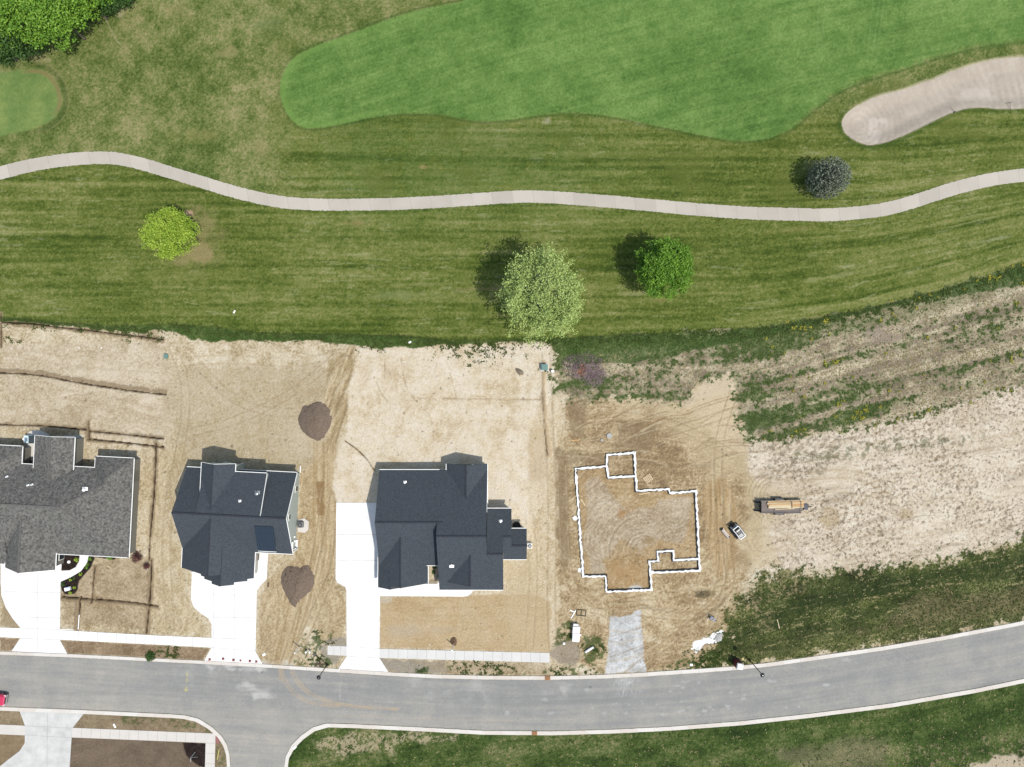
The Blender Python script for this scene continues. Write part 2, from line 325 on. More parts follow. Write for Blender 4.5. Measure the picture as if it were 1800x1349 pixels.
# bunker
dB = sdf(BUNK, PX[sub(1400, 2000, 50, 320)], PY[sub(1400, 2000, 50, 320)]); sB = sub(1400, 2000, 50, 320)
XB, YB = PX[sB], PY[sB]
ring = np.sin(np.hypot((XB - 1440) * 1.0, (YB - 250) * 1.3) / 2.1) * sstep(1560, 1640, XB) + np.sin(np.hypot(XB - 1512, YB - 218) / 1.5) * sstep(1640, 1540, XB)
r2 = np.sin(np.hypot((XB - 1640), (YB - 170) * 1.2) / 2.0) * sstep(1690, 1740, XB)
tb = .5 + .10 * ring * (.5 + .5 * med[sB]) + .10 * r2 + .2 * med[sB] + .12 * fine[sB]
sand = ramp(tb, [(0, (184, 171, 156)), (.5, (205, 193, 177)), (1, (224, 212, 196))])
bm = sstep(-1.2, 1.0, dB + .8 * WOB[sB]).astype(np.float32)
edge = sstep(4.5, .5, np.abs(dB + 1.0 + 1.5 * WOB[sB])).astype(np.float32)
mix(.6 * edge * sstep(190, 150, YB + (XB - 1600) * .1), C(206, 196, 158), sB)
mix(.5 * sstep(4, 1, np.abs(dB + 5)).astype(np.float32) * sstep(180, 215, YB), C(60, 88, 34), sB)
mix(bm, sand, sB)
for (x, y, a, b) in [(1537, 216, 8, 10), (1541, 236, 9, 14), (1530, 246, 14, 6), (1555, 210, 6, 4), (1722, 162, 22, 9), (1740, 170, 20, 7), (1705, 172, 12, 5)]:
    s_, m = blob(x, y, a, b, .5, .5); mb = np.zeros((NY, NX), np.float32); mb[sB] = bm; mix(m * mb[s_] * (.75 if x < 1600 else .45), C(226, 214, 200), s_)
Z[sB] += (-.75 * sstep(0, 26, dB) + .12 * sstep(-14, -1, dB) * (dB < 0) + .02 * ring * bm).astype(np.float32)

# ---- bare soil
DTOP = [(-400, 552), (0, 566), (60, 571), (100, 575), (128, 574), (160, 578), (200, 582), (250, 584), (270, 578), (300, 584), (330, 594), (375, 599), (450, 600), (520, 600), (560, 599), (600, 606), (650, 612), (725, 613), (775, 607), (850, 603), (900, 602), (970, 604), (1000, 640), (1100, 640), (1300, 600), (1500, 555), (1800, 500), (2300, 400)]
SOIL = DTOP + [(2300, 950), (1900, 1078), (1782, 1100), (1549, 1141), (1352, 1168), (1135, 1186), (965, 1192), (684, 1185), (462, 1170), (300, 1162), (0, 1148), (-400, 1130)]
sm = poly(SOIL, 1.5, 3.0, 1.5)
swirl = fbm(PX / 60, PY / 60, 131, 3)
d1 = fba((PX + 18 * swirl) / 50, (PY + 26 * swirl) / 6, 141, 3); d2 = fba((PX + 20 * swirl) / 5, (PY + 12 * swirl) / 46, 151, 3)
ff = fbm(PX / 2.3, PY / 2.3, 161, 2, .8)
t = .53 + .24 * d1 * sstep(-.3, .4, swirl) + .12 * d2 + .26 * med + .22 * big + .30 * ff + .28 * grain
soil = ramp(t, [(0, (172, 153, 120)), (.3, (198, 181, 147)), (.55, (216, 201, 170)), (.85, (232, 219, 194)), (1.2, (242, 232, 212))])
mix(sm, soil)
def field(P, c, a, fe=8, wob=4, wob2=4, tx=None):
    m = poly(P, fe, wob, wob2) * a
    mix(m, C(*c) if tx is None else tx)
# left lot between the trenches: streaky, slightly grey
field([(0, 600), (290, 600), (300, 700), (290, 780), (0, 745)], (208, 192, 164), .7, 14, 5, 6, ramp(.5 + .4 * d1 + .28 * ff + .24 * grain + .2 * big + .2 * med, [(0, (186, 168, 140)), (.5, (210, 195, 169)), (1, (228, 214, 192))]))
# lot two, back
field([(300, 640), (590, 640), (600, 800), (560, 860), (420, 800), (330, 830), (300, 780)], (190, 174, 142), .55, 30, 10, 14)
field([(0, 985), (20, 985), (30, 1105), (0, 1100)], (168, 150, 120), .8, 8)
# front lot of the left house
field([(110, 1000), (200, 985), (262, 985), (262, 1105), (110, 1100)], (182, 162, 132), .75, 5, 2, 2, ramp(.5 + .3 * ff + .25 * grain + .3 * med + .2 * d1, [(0, (158, 138, 108)), (.5, (184, 164, 134)), (1, (204, 184, 154))]))
# side yards
field([(250, 790), (330, 790), (300, 905), (320, 1000), (330, 1060), (365, 1110), (270, 1112)], (204, 184, 148), .6, 8, 3, 3, ramp(.5 + .4 * d2 + .25 * ff + .2 * grain, [(0, (180, 158, 122)), (.5, (204, 186, 150)), (1, (224, 208, 174))]))
field([(528, 830), (590, 780), (592, 1030), (606, 1045), (606, 1130), (575, 1135), (540, 1100), (500, 1165), (455, 1165), (455, 1045), (475, 1010), (520, 980)], (190, 168, 130), .8, 6, 3, 3, ramp(.5 + .4 * d2 + .28 * ff + .2 * grain, [(0, (164, 140, 104)), (.45, (192, 170, 132)), (1, (220, 202, 166))]))
# pale lot behind house three
PALE = [(632, 612), (700, 616), (775, 609), (968, 606), (974, 640), (968, 740), (962, 880), (940, 905), (930, 960), (600, 900), (583, 860), (588, 813), (607, 767), (612, 739), (612, 685), (621, 655)]
cr = 1 - sstep(0, .07, np.abs(fbm(PX / 52, PY / 62, 171, 4)))
wx = PX + 16 * WOB2 + .18 * PY; wy = PY + 14 * WOB2 - .04 * PX
lines = 1 - sstep(0, .9, np.abs(np.mod(wy, 31) - 15.5)); pm_ = sstep(.0, .5, fbm(PX / 40, PY / 40, 188, 2))
tp = .54 + .10 * fba(wx / 60, wy / 4, 181, 2) + .12 * fba(wx / 7, PY / 26, 191, 2) + .26 * med + .2 * big + .16 * ff + .14 * grain - .16 * cr * sstep(.1, .6, big + med * .6) - .12 * lines * pm_
m = poly(PALE, 3, 3, 1.5); mix(m, ramp(tp, [(0, (206, 186, 152)), (.3, (226, 210, 182)), (.55, (238, 225, 202)), (1, (248, 238, 222))]))
rut = 1.2 * fba((PX + PY * .35) / 5, (PY - PX * .3) / 38, 201, 3)
m = poly([(575, 640), (625, 608), (618, 655), (609, 690), (609, 740), (600, 770), (580, 800), (570, 760)], 8, 4, 2); mix(m * .9, ramp(.5 + .42 * rut + .2 * ff, [(0, (152, 130, 94)), (.5, (192, 172, 134)), (1, (228, 212, 182))])); Z += .09 * m * rut
for P_ in ([(600, 768), (620, 760), (612, 790), (598, 815), (588, 800)], [(478, 622), (512, 620), (512, 634), (492, 636), (490, 645), (482, 640)], [(548, 612), (568, 614), (575, 645), (560, 640)]):
    m = poly(P_, 5, 4, 0); mix(m * .55, C(238, 226, 204))
# vertical tracks between house two and three
m = poly([(548, 775), (588, 775), (590, 1000), (560, 1020), (530, 1110), (520, 1168), (478, 1168), (500, 1060), (545, 960)], 12, 3, 4)
mix(m * .65, ramp(.5 + .5 * fba((PX + (PY - 900) * .22 * (PY > 960)) / 3.2, PY / 120, 211, 3) + .12 * ff, [(0, (160, 134, 94)), (.5, (196, 174, 136)), (1, (228, 210, 176))]))
m = poly([(557, 848), (569, 848), (569, 905), (558, 908)], 3, 2, 0); mix(m * .8, C(152, 120, 80))
# right yard of house three
field([(930, 740), (985, 690), (985, 1150), (938, 1150), (930, 1000)], (226, 206, 174), .7, 8, 3, 3, ramp(.5 + .4 * d2 + .25 * ff + .2 * grain, [(0, (200, 178, 142)), (.5, (224, 206, 174)), (1, (238, 224, 198))]))
field([(925, 750), (960, 752), (960, 840), (928, 850), (930, 800)], (208, 186, 152), .55, 10, 3, 3)
# front yard of house three
m = poly([(669, 1050), (940, 1045), (968, 1060), (966, 1147), (669, 1139)], 3, 1, 1)
mix(m * .95, ramp(.5 + .14 * fba(PX / 60, PY / 3, 221, 3) + .2 * med + .2 * big + .14 * ff + .12 * grain, [(0, (186, 158, 118)), (.5, (203, 179, 140)), (1, (218, 198, 164))]))
field([(885, 985), (945, 980), (965, 1147), (890, 1145)], (212, 192, 156), .6, 26, 4, 4)
spot(712, 1110, 30, 12, (200, 184, 160), .6, .9); spot(776, 1108, 24, 6, (198, 182, 156), .5, .9); spot(674, 1054, 14, 7, (214, 204, 186), .7)
# foundation lot
LOT4 = [(1000, 706), (1080, 702), (1180, 706), (1230, 690), (1290, 700), (1312, 770), (1318, 830), (1330, 900), (1345, 960), (1320, 1000), (1300, 1035), (1290, 1100), (1275, 1165), (1135, 1182), (1064, 1184), (985, 1160), (980, 1000), (978, 800)]
sw2 = fbm(PX / 70, PY / 70, 231, 3); k4 = fba((PX + 50 * sw2) / 52, (PY - .35 * PX * sstep(900, 700, PY) + 40 * sw2) / 4.6, 241, 3)
m = poly(LOT4, 8, 5, 4)
t = .5 + .26 * k4 + .3 * med + .25 * big + .28 * ff + .24 * grain
mix(m * .92, ramp(t, [(0, (142, 120, 92)), (.35, (172, 148, 112)), (.6, (192, 170, 132)), (.9, (214, 196, 162)), (1.2, (230, 214, 184))])); Z += .05 * m * k4; RGH = np.maximum(RGH, m * .9)
field([(1090, 700), (1230, 680), (1300, 700), (1325, 830), (1250, 850), (1180, 760)], (218, 200, 166), .6, 40, 10, 10)
field([(1225, 680), (1282, 655), (1290, 665), (1300, 720), (1318, 800), (1270, 790), (1230, 740), (1205, 715), (1215, 680)], (224, 206, 174), .8, 14, 5, 5)
for P_ in ([(998, 706), (1030, 706), (1030, 770), (1005, 768)], [(978, 790), (998, 795), (996, 850), (1002, 980), (990, 1000), (979, 940)], [(1090, 740), (1150, 745), (1140, 800), (1080, 790)], [(1000, 790), (1060, 800), (1060, 820), (1000, 815)]):
    m = poly(P_, 9, 4, 3); mix(m * .6, C(146, 126, 98))
# worked soil around and inside the footing
m = poly([(1236, 850), (1275, 840), (1300, 900), (1290, 1000), (1262, 1010), (1240, 940)], 12, 3, 3); mix(m * .8, ramp(.5 + .45 * fba(PX / 3.5, PY / 60, 251, 3) + .1 * ff, [(0, (168, 138, 98)), (.5, (196, 168, 126)), (1, (218, 196, 158))]))
INN = [(1012, 826), (1066, 822), (1068, 840), (1115, 838), (1117, 865), (1175, 860), (1177, 866), (1222, 866), (1228, 982), (1185, 984), (1183, 968), (1156, 970), (1156, 987), (1140, 988), (1145, 1036), (1066, 1037), (1064, 1012), (1024, 1013)]
m = poly(INN, 2, 0, 0); mix(m * .9, ramp(.5 + .2 * k4 + .24 * med + .3 * ff + .22 * grain, [(0, (168, 142, 104)), (.5, (194, 168, 128)), (1, (214, 194, 160))]))
cc = [(1165, 905), (1110, 935)]
rr = np.hypot((PX - 1125), (PY - 960) * 1.0); arc = np.sin(rr / 1.45 + 2 * sw2) 
m = poly([(1035, 838), (1060, 850), (1075, 870), (1100, 900), (1150, 895), (1160, 880), (1210, 878), (1214, 920), (1200, 960), (1160, 950), (1125, 975), (1090, 950), (1060, 985), (1070, 1000), (1040, 998), (1028, 960), (1036, 900)], 7, 5, 5)
mix(m * .85, ramp(.5 + .10 * arc * sstep(.0, .5, WOB2 + .2) * sstep(110, 40, rr) + .2 * d1 + .3 * med + .3 * ff + .22 * grain, [(0, (170, 152, 126)), (.5, (198, 182, 158)), (1, (220, 206, 184))])); Z += .03 * m * arc
spot(1093, 902, 8, 9, (180, 134, 80), .7, .8, .5); spot(1142, 950, 12, 7, (160, 134, 92), .7, .6, .5); spot(1105, 1010, 34, 22, (182, 148, 102), .6, .9, .5); spot(1117, 1034, 12, 5, (222, 224, 224), .9)
spot(1050, 1003, 14, 10, (198, 186, 166), .6)
tw = (sm * (1 - sstep(1280, 1340, PX)))[..., None]; col[:] = col * (1 - tw) + col * tw * np.array([1.04, 1.03, 1.0], np.float32)
# driveway of crushed stone and cement spill
m = poly(D4, 4, 3, 0); mix(m, ramp(.5 + .5 * fbm(PX / 10, PY / 10, 261, 4) + .3 * ff, [(0, (196, 196, 192)), (.5, (216, 217, 215)), (1, (242, 243, 242))])); RGH = np.maximum(RGH, m)
m = poly([(990, 1125), (1020, 1128), (1024, 1155), (1010, 1170), (985, 1165), (968, 1150)], 7, 5, 2); mix(m * .8, C(170, 158, 140))
m = poly([(575, 1125), (606, 1118), (609, 1136), (576, 1136), (576, 1152), (600, 1154), (590, 1170), (570, 1160), (560, 1138)], 5, 4, 0); mix(m * .8, C(168, 160, 146))
m = poly([(669, 1158), (720, 1160), (780, 1163), (790, 1183), (745, 1184), (684, 1180)], 5, 4, 0); mix(m * .85, C(166, 158, 144))
m = poly([(720, 1162), (960, 1167), (962, 1188), (790, 1186)], 4, 3, 0); mix(m * .5, ramp(.5 + .3 * med + .3 * ff, [(0, (150, 128, 98)), (1, (206, 186, 154))]))
for P_ in ([(105, 1126), (370, 1140), (356, 1160), (119, 1149)], [(0, 1122), (34, 1123), (22, 1144), (0, 1144)]):
    m = poly(P_, 2, 1, 0); mix(m, ramp(.5 + .3 * med + .3 * ff, [(0, (136, 114, 88)), (.5, (162, 140, 112)), (1, (190, 168, 138))]))
# sandy field with clods on the right
FLD = [(1312, 770), (1420, 765), (1520, 745), (1640, 720), (1800, 670), (2200, 560), (2200, 830), (1800, 948), (1660, 985), (1500, 1003), (1400, 1000), (1335, 1010), (1345, 960), (1330, 880)]
clod = fbm((PX + .3 * PY) / 5.2, PY / 4.6, 271, 3, .7); den = sstep(-.5, .5, fbm(PX / 70, PY / 50, 281, 3) + .35 * sstep(1350, 1650, PX) * sstep(800, 900, PY))
m = poly(FLD, 10, 6, 4)
bf = ramp(.55 + .25 * med + .3 * ff + .16 * big + .3 * grain + .28 * fba(PX / 110, (PY + (PX - 1300) * .2) / 6, 299, 3), [(0, (210, 195, 170)), (.5, (234, 220, 198)), (1, (248, 238, 220))])
mix(m * .95, bf * np.array([1.035, 1.02, .995], np.float32)); fur = sstep(.25, .8, fba(PX / 150, (PY + (PX - 1300) * .22 + 8 * WOB2) / 5.5, 296, 3) + .3 * ff) * sstep(-.2, .4, WOB2 + .3); mix(m * fur * .42, C(150, 134, 112)); Z -= .04 * m * fur
hole = sstep(.3, .7, clod) * np.clip(den, 0, 1) * .8; CLOD = (m * np.clip(.3 + den + .5 * fba(PX / 80, (PY + (PX - 1300) * .2) / 9, 298, 2), 0, 1)).astype(np.float32); mix(m * hole * .7, C(126, 108, 84));  Z += m * (-.10 * hole); RGH = np.maximum(RGH, m)
field([(1315, 840), (1345, 850), (1400, 880), (1350, 920), (1370, 990), (1340, 1000), (1300, 1000), (1310, 900)], (220, 202, 166), .7, 16, 6, 6)
# arcs left by turning machines
def arcs(cx, cy, r0, r1, a0, a1, n, c, a=.45, w=2.2, ecc=1.0):
    for i in range(n):
        r = r0 + (r1 - r0) * i / max(n - 1, 1)
        pts = [(cx + r * math.cos(math.radians(q)), cy + ecc * r * math.sin(math.radians(q))) for q in np.linspace(a0, a1, 14)]
        s_, mk = stroke(pts, w, 2, .4); mix(mk * a, C(*c), s_); Z[s_] -= .05 * mk
arcs(1362, 872, 20, 46, 120, 250, 5, (172, 148, 106)); arcs(1456, 912, 8, 18, -120, 100, 3, (196, 174, 136), .7, 3.5); spot(1452, 915, 12, 9, (204, 184, 146), .7)
arcs(1550, 905, 40, 60, 200, 300, 3, (182, 160, 124), .5, 3); arcs(1585, 880, 10, 36, 150, 215, 4, (190, 168, 132), .5, 3); spot(1592, 903, 12, 10, (202, 182, 146), .7, .7)
arcs(1290, 985, 40, 70, 20, 110, 3, (176, 152, 112), .35); arcs(1240, 1010, 30, 90, 30, 120, 6, (150, 124, 88), .3, 3, .6)
arcs(1132, 968, 20, 62, 165, 290, 8, (166, 148, 120), .32, 1.8); arcs(1134, 969, 23, 65, 170, 280, 7, (226, 212, 190), .28, 1.6); arcs(1185, 905, 8, 26, 20, 170, 4, (160, 142, 112), .45, 1.8); arcs(1060, 950, 18, 44, 100, 230, 5, (166, 148, 118), .4, 1.8)
for _ in range(30):
    x, y = random.uniform(1040, 1210), random.uniform(850, 990); L = random.uniform(14, 40); an = random.uniform(-1.2, .4); sl2, mk = stroke([(x + L * q * math.cos(an + q * .6), y + L * q * math.sin(an + q * .6)) for q in (0, .3, .6, 1)], 1.6, 1.5, .5); mix(mk * .35, C(*random.choice([(158, 136, 100), (228, 214, 192)])), sl2)
for _ in range(60):
    x, y = random.uniform(1000, 1290), random.uniform(706, 1160); L = random.uniform(30, 120); an = random.uniform(-.7, .1) if y < 830 else (random.uniform(1.2, 1.8) if x > 1230 else random.uniform(-.35, .1)); sl2, mk = stroke([(x + L * q * math.cos(an + q * .35), y + L * q * math.sin(an + q * .35)) for q in (0, .25, .5, .75, 1)], random.uniform(1.4, 3), 2, .6)
    inn_ = poly(INN, 2)[sl2]; mix(mk * .4 * (1 - inn_) * sm[sl2] * (PY[sl2] < 1175), C(*random.choice([(144, 118, 84), (156, 130, 96), (228, 210, 176)])), sl2); Z[sl2] -= .04 * mk
spot(1302, 985, 14, 16, (158, 134, 98), .6, .9, .5); spot(1242, 1044, 13, 6.5, (140, 124, 90), .8, .4)
for _ in range(26):
    x, y = random.uniform(1010, 1290), random.uniform(700, 800); L = random.uniform(30, 90); an = random.uniform(-.75, -.1)
    pts = [(x + L * q * math.cos(an), y + L * q * math.sin(an) + 9 * q * q) for q in (0, .25, .5, .75, 1)]
    for o in (0, 5):
        s_, mk = stroke([(p[0], p[1] + o) for p in pts], 1.8, 1.6, .5); c_ = random.choice([(150, 122, 84), (222, 204, 168)]); mix(mk * .5, C(*c_), s_); Z[s_] -= .06 * mk
for _ in range(22):
    x, y = random.uniform(1130, 1280), random.uniform(1040, 1160); L = random.uniform(30, 110); an = random.uniform(-.5, .15)
    pts = [(x - L * q * math.cos(an), y - L * q * math.sin(an)) for q in (0, .25, .5, .75, 1)]
    s_, mk = stroke(pts, 2.2, 1.8, .6); mix(mk * .4, C(*random.choice([(150, 122, 84), (224, 200, 160)])), s_); Z[s_] -= .05 * mk
s_, mk = stroke(smoothpts([(1222, 1090), (1245, 1078), (1265, 1066), (1276, 1050)]), 6, 5, 1); mix(mk * .7, C(134, 110, 80), s_)
# weedy ground on the right
rowy = PY + (PX - 1300) * .26 * sstep(1150, 1500, PX)
rows = fba(PX / 190, rowy / 17, 291, 2); wd = fbm(PX / 7, PY / 6, 301, 4, .75)
WEED = [(972, 604), (1125, 590), (1350, 580), (1475, 555), (1537, 543), (1637, 519), (1725, 493), (1800, 468), (2200, 380), (2200, 570), (1800, 676), (1640, 724), (1520, 750), (1420, 768), (1312, 778), (1295, 715), (1282, 662), (1228, 680), (1205, 712), (1100, 700), (1005, 704), (975, 690)]
dW = poly(WEED, 34, 6, 3, pad=34); wm = sstep(.38, .62, dW + .6 * (wd + .5 * ff) * (1 - np.abs(2 * dW - 1)) ** .5 * (PY > MOWY + 20) + .5 * (PY < MOWY + 20) * (dW > .3)).astype(np.float32)
edgeN = sstep(46, 12, PY - MOWY)
mix(wm * .9, ramp(.52 - .25 * rows + .35 * ff + .3 * med + .3 * fba(PX / 90, rowy / 4.5, 297, 3), [(0, (132, 118, 102)), (.4, (170, 155, 132)), (.75, (206, 192, 162)), (1.1, (234, 220, 192))]))
lowb = sstep(1290, 1330, PX) * sstep(1560, 1480, PX) * sstep(55, 15, np.abs(PY - np.interp(PX, [1300, 1520], [752, 722])))
wden = wd * .85 + .72 * rows + .65 * big + .9 * edgeN + .3 * ff + .55 * lowb + .12 * sstep(1250, 1350, PX) - .2
WGREEN = wm * sstep(.1, .6, wden)
mix(.22 * wm * sstep(-.5, .2, wden), C(124, 128, 84))
mix(.85 * WGREEN, ramp(.5 + .3 * ff + .3 * med, [(0, (52, 78, 30)), (.5, (82, 106, 50)), (1, (118, 134, 78))]))
mix(.5 * edgeN * wm, ramp(.5 + .4 * ff, [(0, (74, 92, 40)), (1, (134, 140, 90))]))
for k in (0, 1, 2):                         # greyer bands of dry stalks
    bnd = sstep(5, 1.5, np.abs(rowy - (665 + 48 * k) - 6 * WOB2)); mix(.55 * wm * bnd * sstep(1280, 1380, PX), C(150, 134, 116))
spot(1032, 650, 36, 22, (150, 130, 134), .8, .6, .3, .5); spot(1548, 590, 32, 12, (176, 160, 146), .7, .8)
spot(1022, 651, 7, 9, (170, 112, 72), .9, .4, .4); spot(1570, 578, 20, 6, (200, 184, 160), .5)
m = poly([(1200, 712), (1228, 680), (1245, 660), (1262, 665), (1285, 655), (1288, 690), (1240, 700)], 5, 5, 0); mix(m * .8, C(226, 208, 178))
mix(.65 * poly(smoothpts([(1395, 800), (1440, 790), (1560, 775), (1680, 765), (1740, 762), (1740, 772), (1650, 785), (1540, 800), (1480, 815), (1400, 815)]), 8, 6, 3) * sstep(-.1, .35, wd), C(98, 106, 62))
mix(.5 * poly([(1345, 775), (1480, 765), (1500, 800), (1440, 840), (1350, 850)], 14, 8, 4) * sstep(-.2, .3, clod), C(130, 118, 92))
# grass strip at the foot of the lots
mid = sstep(-2.5, 2.5, PY - MOWY + 1.0 * WOB) * (1 - sm) * (PY < 640)
mix(.85 * mid, ramp(.5 + .35 * ff + .25 * med, [(0, (46, 72, 26)), (.5, (70, 98, 42)), (1, (112, 128, 76))]))
mix(.55 * sstep(3.2, .8, np.abs(PY - MOWY - 1.5 * WOB)) * sstep(.0, .5, WOB2 + .6), C(44, 62, 22))
# green verge north of the road and land south of it
VERGE = [(1312, 1042), (1330, 1010), (1400, 1004), (1500, 1004), (1600, 992), (1660, 985), (1740, 968), (1800, 948), (2200, 850), (2200, 1010), (1900, 1072), (1782, 1098), (1549, 1140), (1352, 1167), (1200, 1180), (1240, 1150), (1275, 1110), (1285, 1075)]
v1 = fba((PX) / 90, (PY + (PX - 1300) * .2) / 12, 311, 3)
vg = ramp(.44 + .22 * v1 + .25 * med + .18 * ff + .1 * big + .12 * grain, [(0, (28, 42, 12)), (.3, (54, 70, 24)), (.6, (84, 98, 42)), (.85, (116, 122, 66)), (1.15, (160, 150, 106))])
def ragged(P, fe, amp, wob=6, wob2=4):
    d = poly(P, fe, wob, wob2, pad=fe); return sstep(.38, .62, d + amp * (wd + .5 * ff) * (1 - np.abs(2 * d - 1)) ** .5).astype(np.float32)
vm = ragged(VERGE, 44, .75, 12, 6) * (1 - poly(KN_T + KN_B[::-1], 1)); vm *= (PY < np.interp(PX, [p[0] for p in KN_T], [p[1] for p in KN_T]) + 3); mix(vm * .96, vg)
lowv = sstep(-60, -8, PY - np.interp(PX, [p[0] for p in KN_T], [p[1] for p in KN_T])); mix(.5 * vm * lowv, ramp(.5 + .3 * ff + .3 * wd, [(0, (74, 84, 40)), (1, (136, 134, 88))]))
mix(.75 * vm * sstep(.55, .95, fba(PX / 26, (PY + (PX - 1300) * .2) / 3, 313, 2) + .25 * ff) , C(176, 168, 120))
mix(.6 * vm * sstep(26, 0, np.abs(PY - np.interp(PX, [1300, 1400, 1500, 1600, 1700, 1800], [1120, 1070, 1050, 1025, 1008, 985]) - 8 * WOB)), C(42, 58, 28))
mix(.7 * poly([(1312, 1042), (1345, 1010), (1420, 1004), (1440, 1030), (1360, 1060), (1360, 1110), (1300, 1110), (1285, 1085)], 14, 8, 4) * sstep(0, .4, wd - .1), C(182, 164, 126))
m = poly([(1620, 1040), (1700, 1048), (1800, 1030), (1860, 1030), (1860, 1068), (1700, 1090), (1600, 1100), (1500, 1120), (1560, 1090)], 18, 9, 6); mix(.6 * m, ramp(.5 + .3 * ff + .3 * med, [(0, (92, 88, 54)), (1, (150, 136, 104))]))
mix(.8 * sstep(3.5, 1, np.abs(PY - np.interp(PX, [1500, 1620, 1700, 1800], [1060, 1032, 1024, 995]) - 3 * WOB)) * (PX > 1500) * (PX < 1800) * sstep(.1, .5, wd), C(190, 172, 128))
SOUTH = KS2_B + [(2500, 1800)]
sg = ramp(.46 + .25 * fbm(PX / 36, PY / 30, 321, 4) + .16 * v1 + .22 * ff + .12 * big, [(0, (36, 54, 20)), (.3, (62, 84, 34)), (.55, (86, 106, 50)), (.8, (122, 128, 80)), (1.1, (172, 160, 122))])
so_m = poly(SOUTH, 1.5, 0, 0); mix(so_m, sg)
mix(.75 * so_m * poly([(545, 1300), (590, 1295), (640, 1285), (700, 1290), (800, 1296), (760, 1302), (700, 1304), (690, 1330), (640, 1320), (600, 1335), (560, 1318)], 10, 8, 4) * sstep(-.3, .1, wd), C(204, 188, 154))
mix(.6 * so_m * poly([(1480, 1330), (1600, 1310), (1700, 1300), (1800, 1290), (1860, 1290), (1860, 1420), (1500, 1400)], 20, 10, 8) * sstep(.25, .6, wd), C(170, 156, 122))
mix(.85 * poly([(1705, 1345), (1740, 1335), (1800, 1328), (1870, 1326), (1870, 1420), (1700, 1420)], 6, 5, 2), C(222, 204, 178))
s_, mk = stroke([(870, 1303), (1075, 1302), (1300, 1290), (1424, 1276), (1569, 1258), (1713, 1234), (1800, 1216)], 2, 2, .4); mix(mk * .5, C(50, 70, 26), s_)
mix(.35 * so_m * poly([(1350, 1320), (1480, 1300), (1560, 1300), (1560, 1349), (1400, 1349)], 20, 8, 6), C(150, 136, 112))
# south-west lots
def brown(P, lo, hi, a=1.0): mix(poly(P, 1.5, .5, 0) * a, ramp(.5 + .22 * med + .2 * d1 + .14 * ff, [(0, lo), (1, hi)]))
SWL = KS1_B + [(-600, 1800)]
mix(poly(SWL, 1.5, 0, 0), ramp(.5 + .3 * med + .3 * ff, [(0, (132, 114, 88)), (1, (178, 160, 130))]))
brown([(-60, 1291), (44, 1292), (44, 1310), (30, 1330), (0, 1349), (-60, 1420)], (136, 116, 90), (176, 154, 122))
brown([(124, 1296), (361, 1306), (360, 1440), (120, 1440)], (110, 96, 80), (148, 130, 110))
mix(.7 * poly([(200, 1258), (320, 1262), (362, 1276), (378, 1290), (340, 1286), (300, 1275), (210, 1270)], 5, 4, 0) * sstep(-.1, .3, wd), C(78, 96, 44))
mix(.6 * poly([(379, 1310), (395, 1310), (400, 1440), (378, 1440)], 3, 2, 0) * sstep(-.1, .3, wd), C(84, 100, 50))
# weed patches near the middle kerbs
for P_, th in (([(985, 1098), (1006, 1090), (1006, 1125), (990, 1130), (972, 1135)], -.4), ([(1020, 1120), (1050, 1115), (1066, 1130), (1060, 1160), (1030, 1165), (1022, 1140)], -.35), ([(955, 1178), (1000, 1172), (1040, 1165), (1062, 1180), (1062, 1187), (955, 1190)], -.05), ([(785, 1172), (830, 1168), (920, 1174), (925, 1188), (790, 1186)], .0), ([(1140, 1175), (1200, 1160), (1300, 1140), (1300, 1170), (1140, 1184)], .0),
               ([(530, 1115), (560, 1105), (575, 1125), (560, 1145), (590, 1170), (560, 1175), (525, 1145)], -.1), ([(575, 1120), (585, 1112), (582, 1125)], -.5), ([(270, 1136), (300, 1140), (322, 1158), (280, 1158)], -.1), ([(515, 1160), (560, 1165), (590, 1172), (515, 1171)], .0), ([(730, 1176), (752, 1172), (752, 1184), (732, 1183)], -.5)):
    m = poly(P_, 4, 3, 0) * sstep(th, th + .35, wd); mix(.85 * m, ramp(.5 + .4 * ff, [(0, (40, 66, 22)), (1, (96, 118, 58))]))
# mulch beds
for P_ in ([(104, 974), (141, 972), (141, 979), (140, 987), (133, 997.5), (122.8, 1003), (106, 1004)], [(155, 972), (167, 980), (167, 983), (160, 999), (147.7, 1011.6), (139, 1022), (137, 1038), (131.7, 1044.5), (113.9, 1045), (108, 1038), (107, 1023), (124, 1014), (142, 1004), (153, 990)], [(167, 974), (186, 972), (205.5, 974), (204, 984), (187, 983), (168, 980)],
           [(320.8, 1305), (362, 1306.5), (360.5, 1349), (350, 1346), (338, 1338.7), (326.6, 1327)]):
    m = poly(P_, 1.5, .8, 0); mix(m, ramp(.5 + .5 * ff, [(0, (30, 22, 20)), (1, (66, 52, 46))])); Z += .05 * m; RGH = np.maximum(RGH, m)
# trenches with turned soil
def trench(pts, side=6, off=(0, 0), dark=True, depth=.4, w=2.3, sc=(164, 144, 114)):
    pts = smoothpts(pts, 1); o = [(p[0] + off[0], p[1] + off[1]) for p in pts]
    s_, mk = stroke(o, side, 2.2, 2.6); mix(mk * .85, C(*sc), s_); Z[s_] += .12 * mk
    if dark:
        s_, mk = stroke(pts, w, .9, .5); mix(mk * .95, C(58, 43, 32), s_); Z[s_] -= (depth + .14) * mk
trench([(3, 567), (58, 569), (104, 575.6), (154, 580.5), (193, 586), (241, 591), (287, 597.5)], 8, (0, 2)); trench([(2, 552), (2, 610)], 7)
trench([(-60, 655), (0, 655.6), (58, 658.5), (96, 665), (146, 675), (193, 681.6), (231, 688), (291, 694)], 8, (0, -4))
trench([(-60, 746), (0, 747), (77, 749), (152, 755.8)], 4, (0, -2)); trench([(158, 758.7), (221.6, 764.5), (287, 772)], 4, (0, -2))
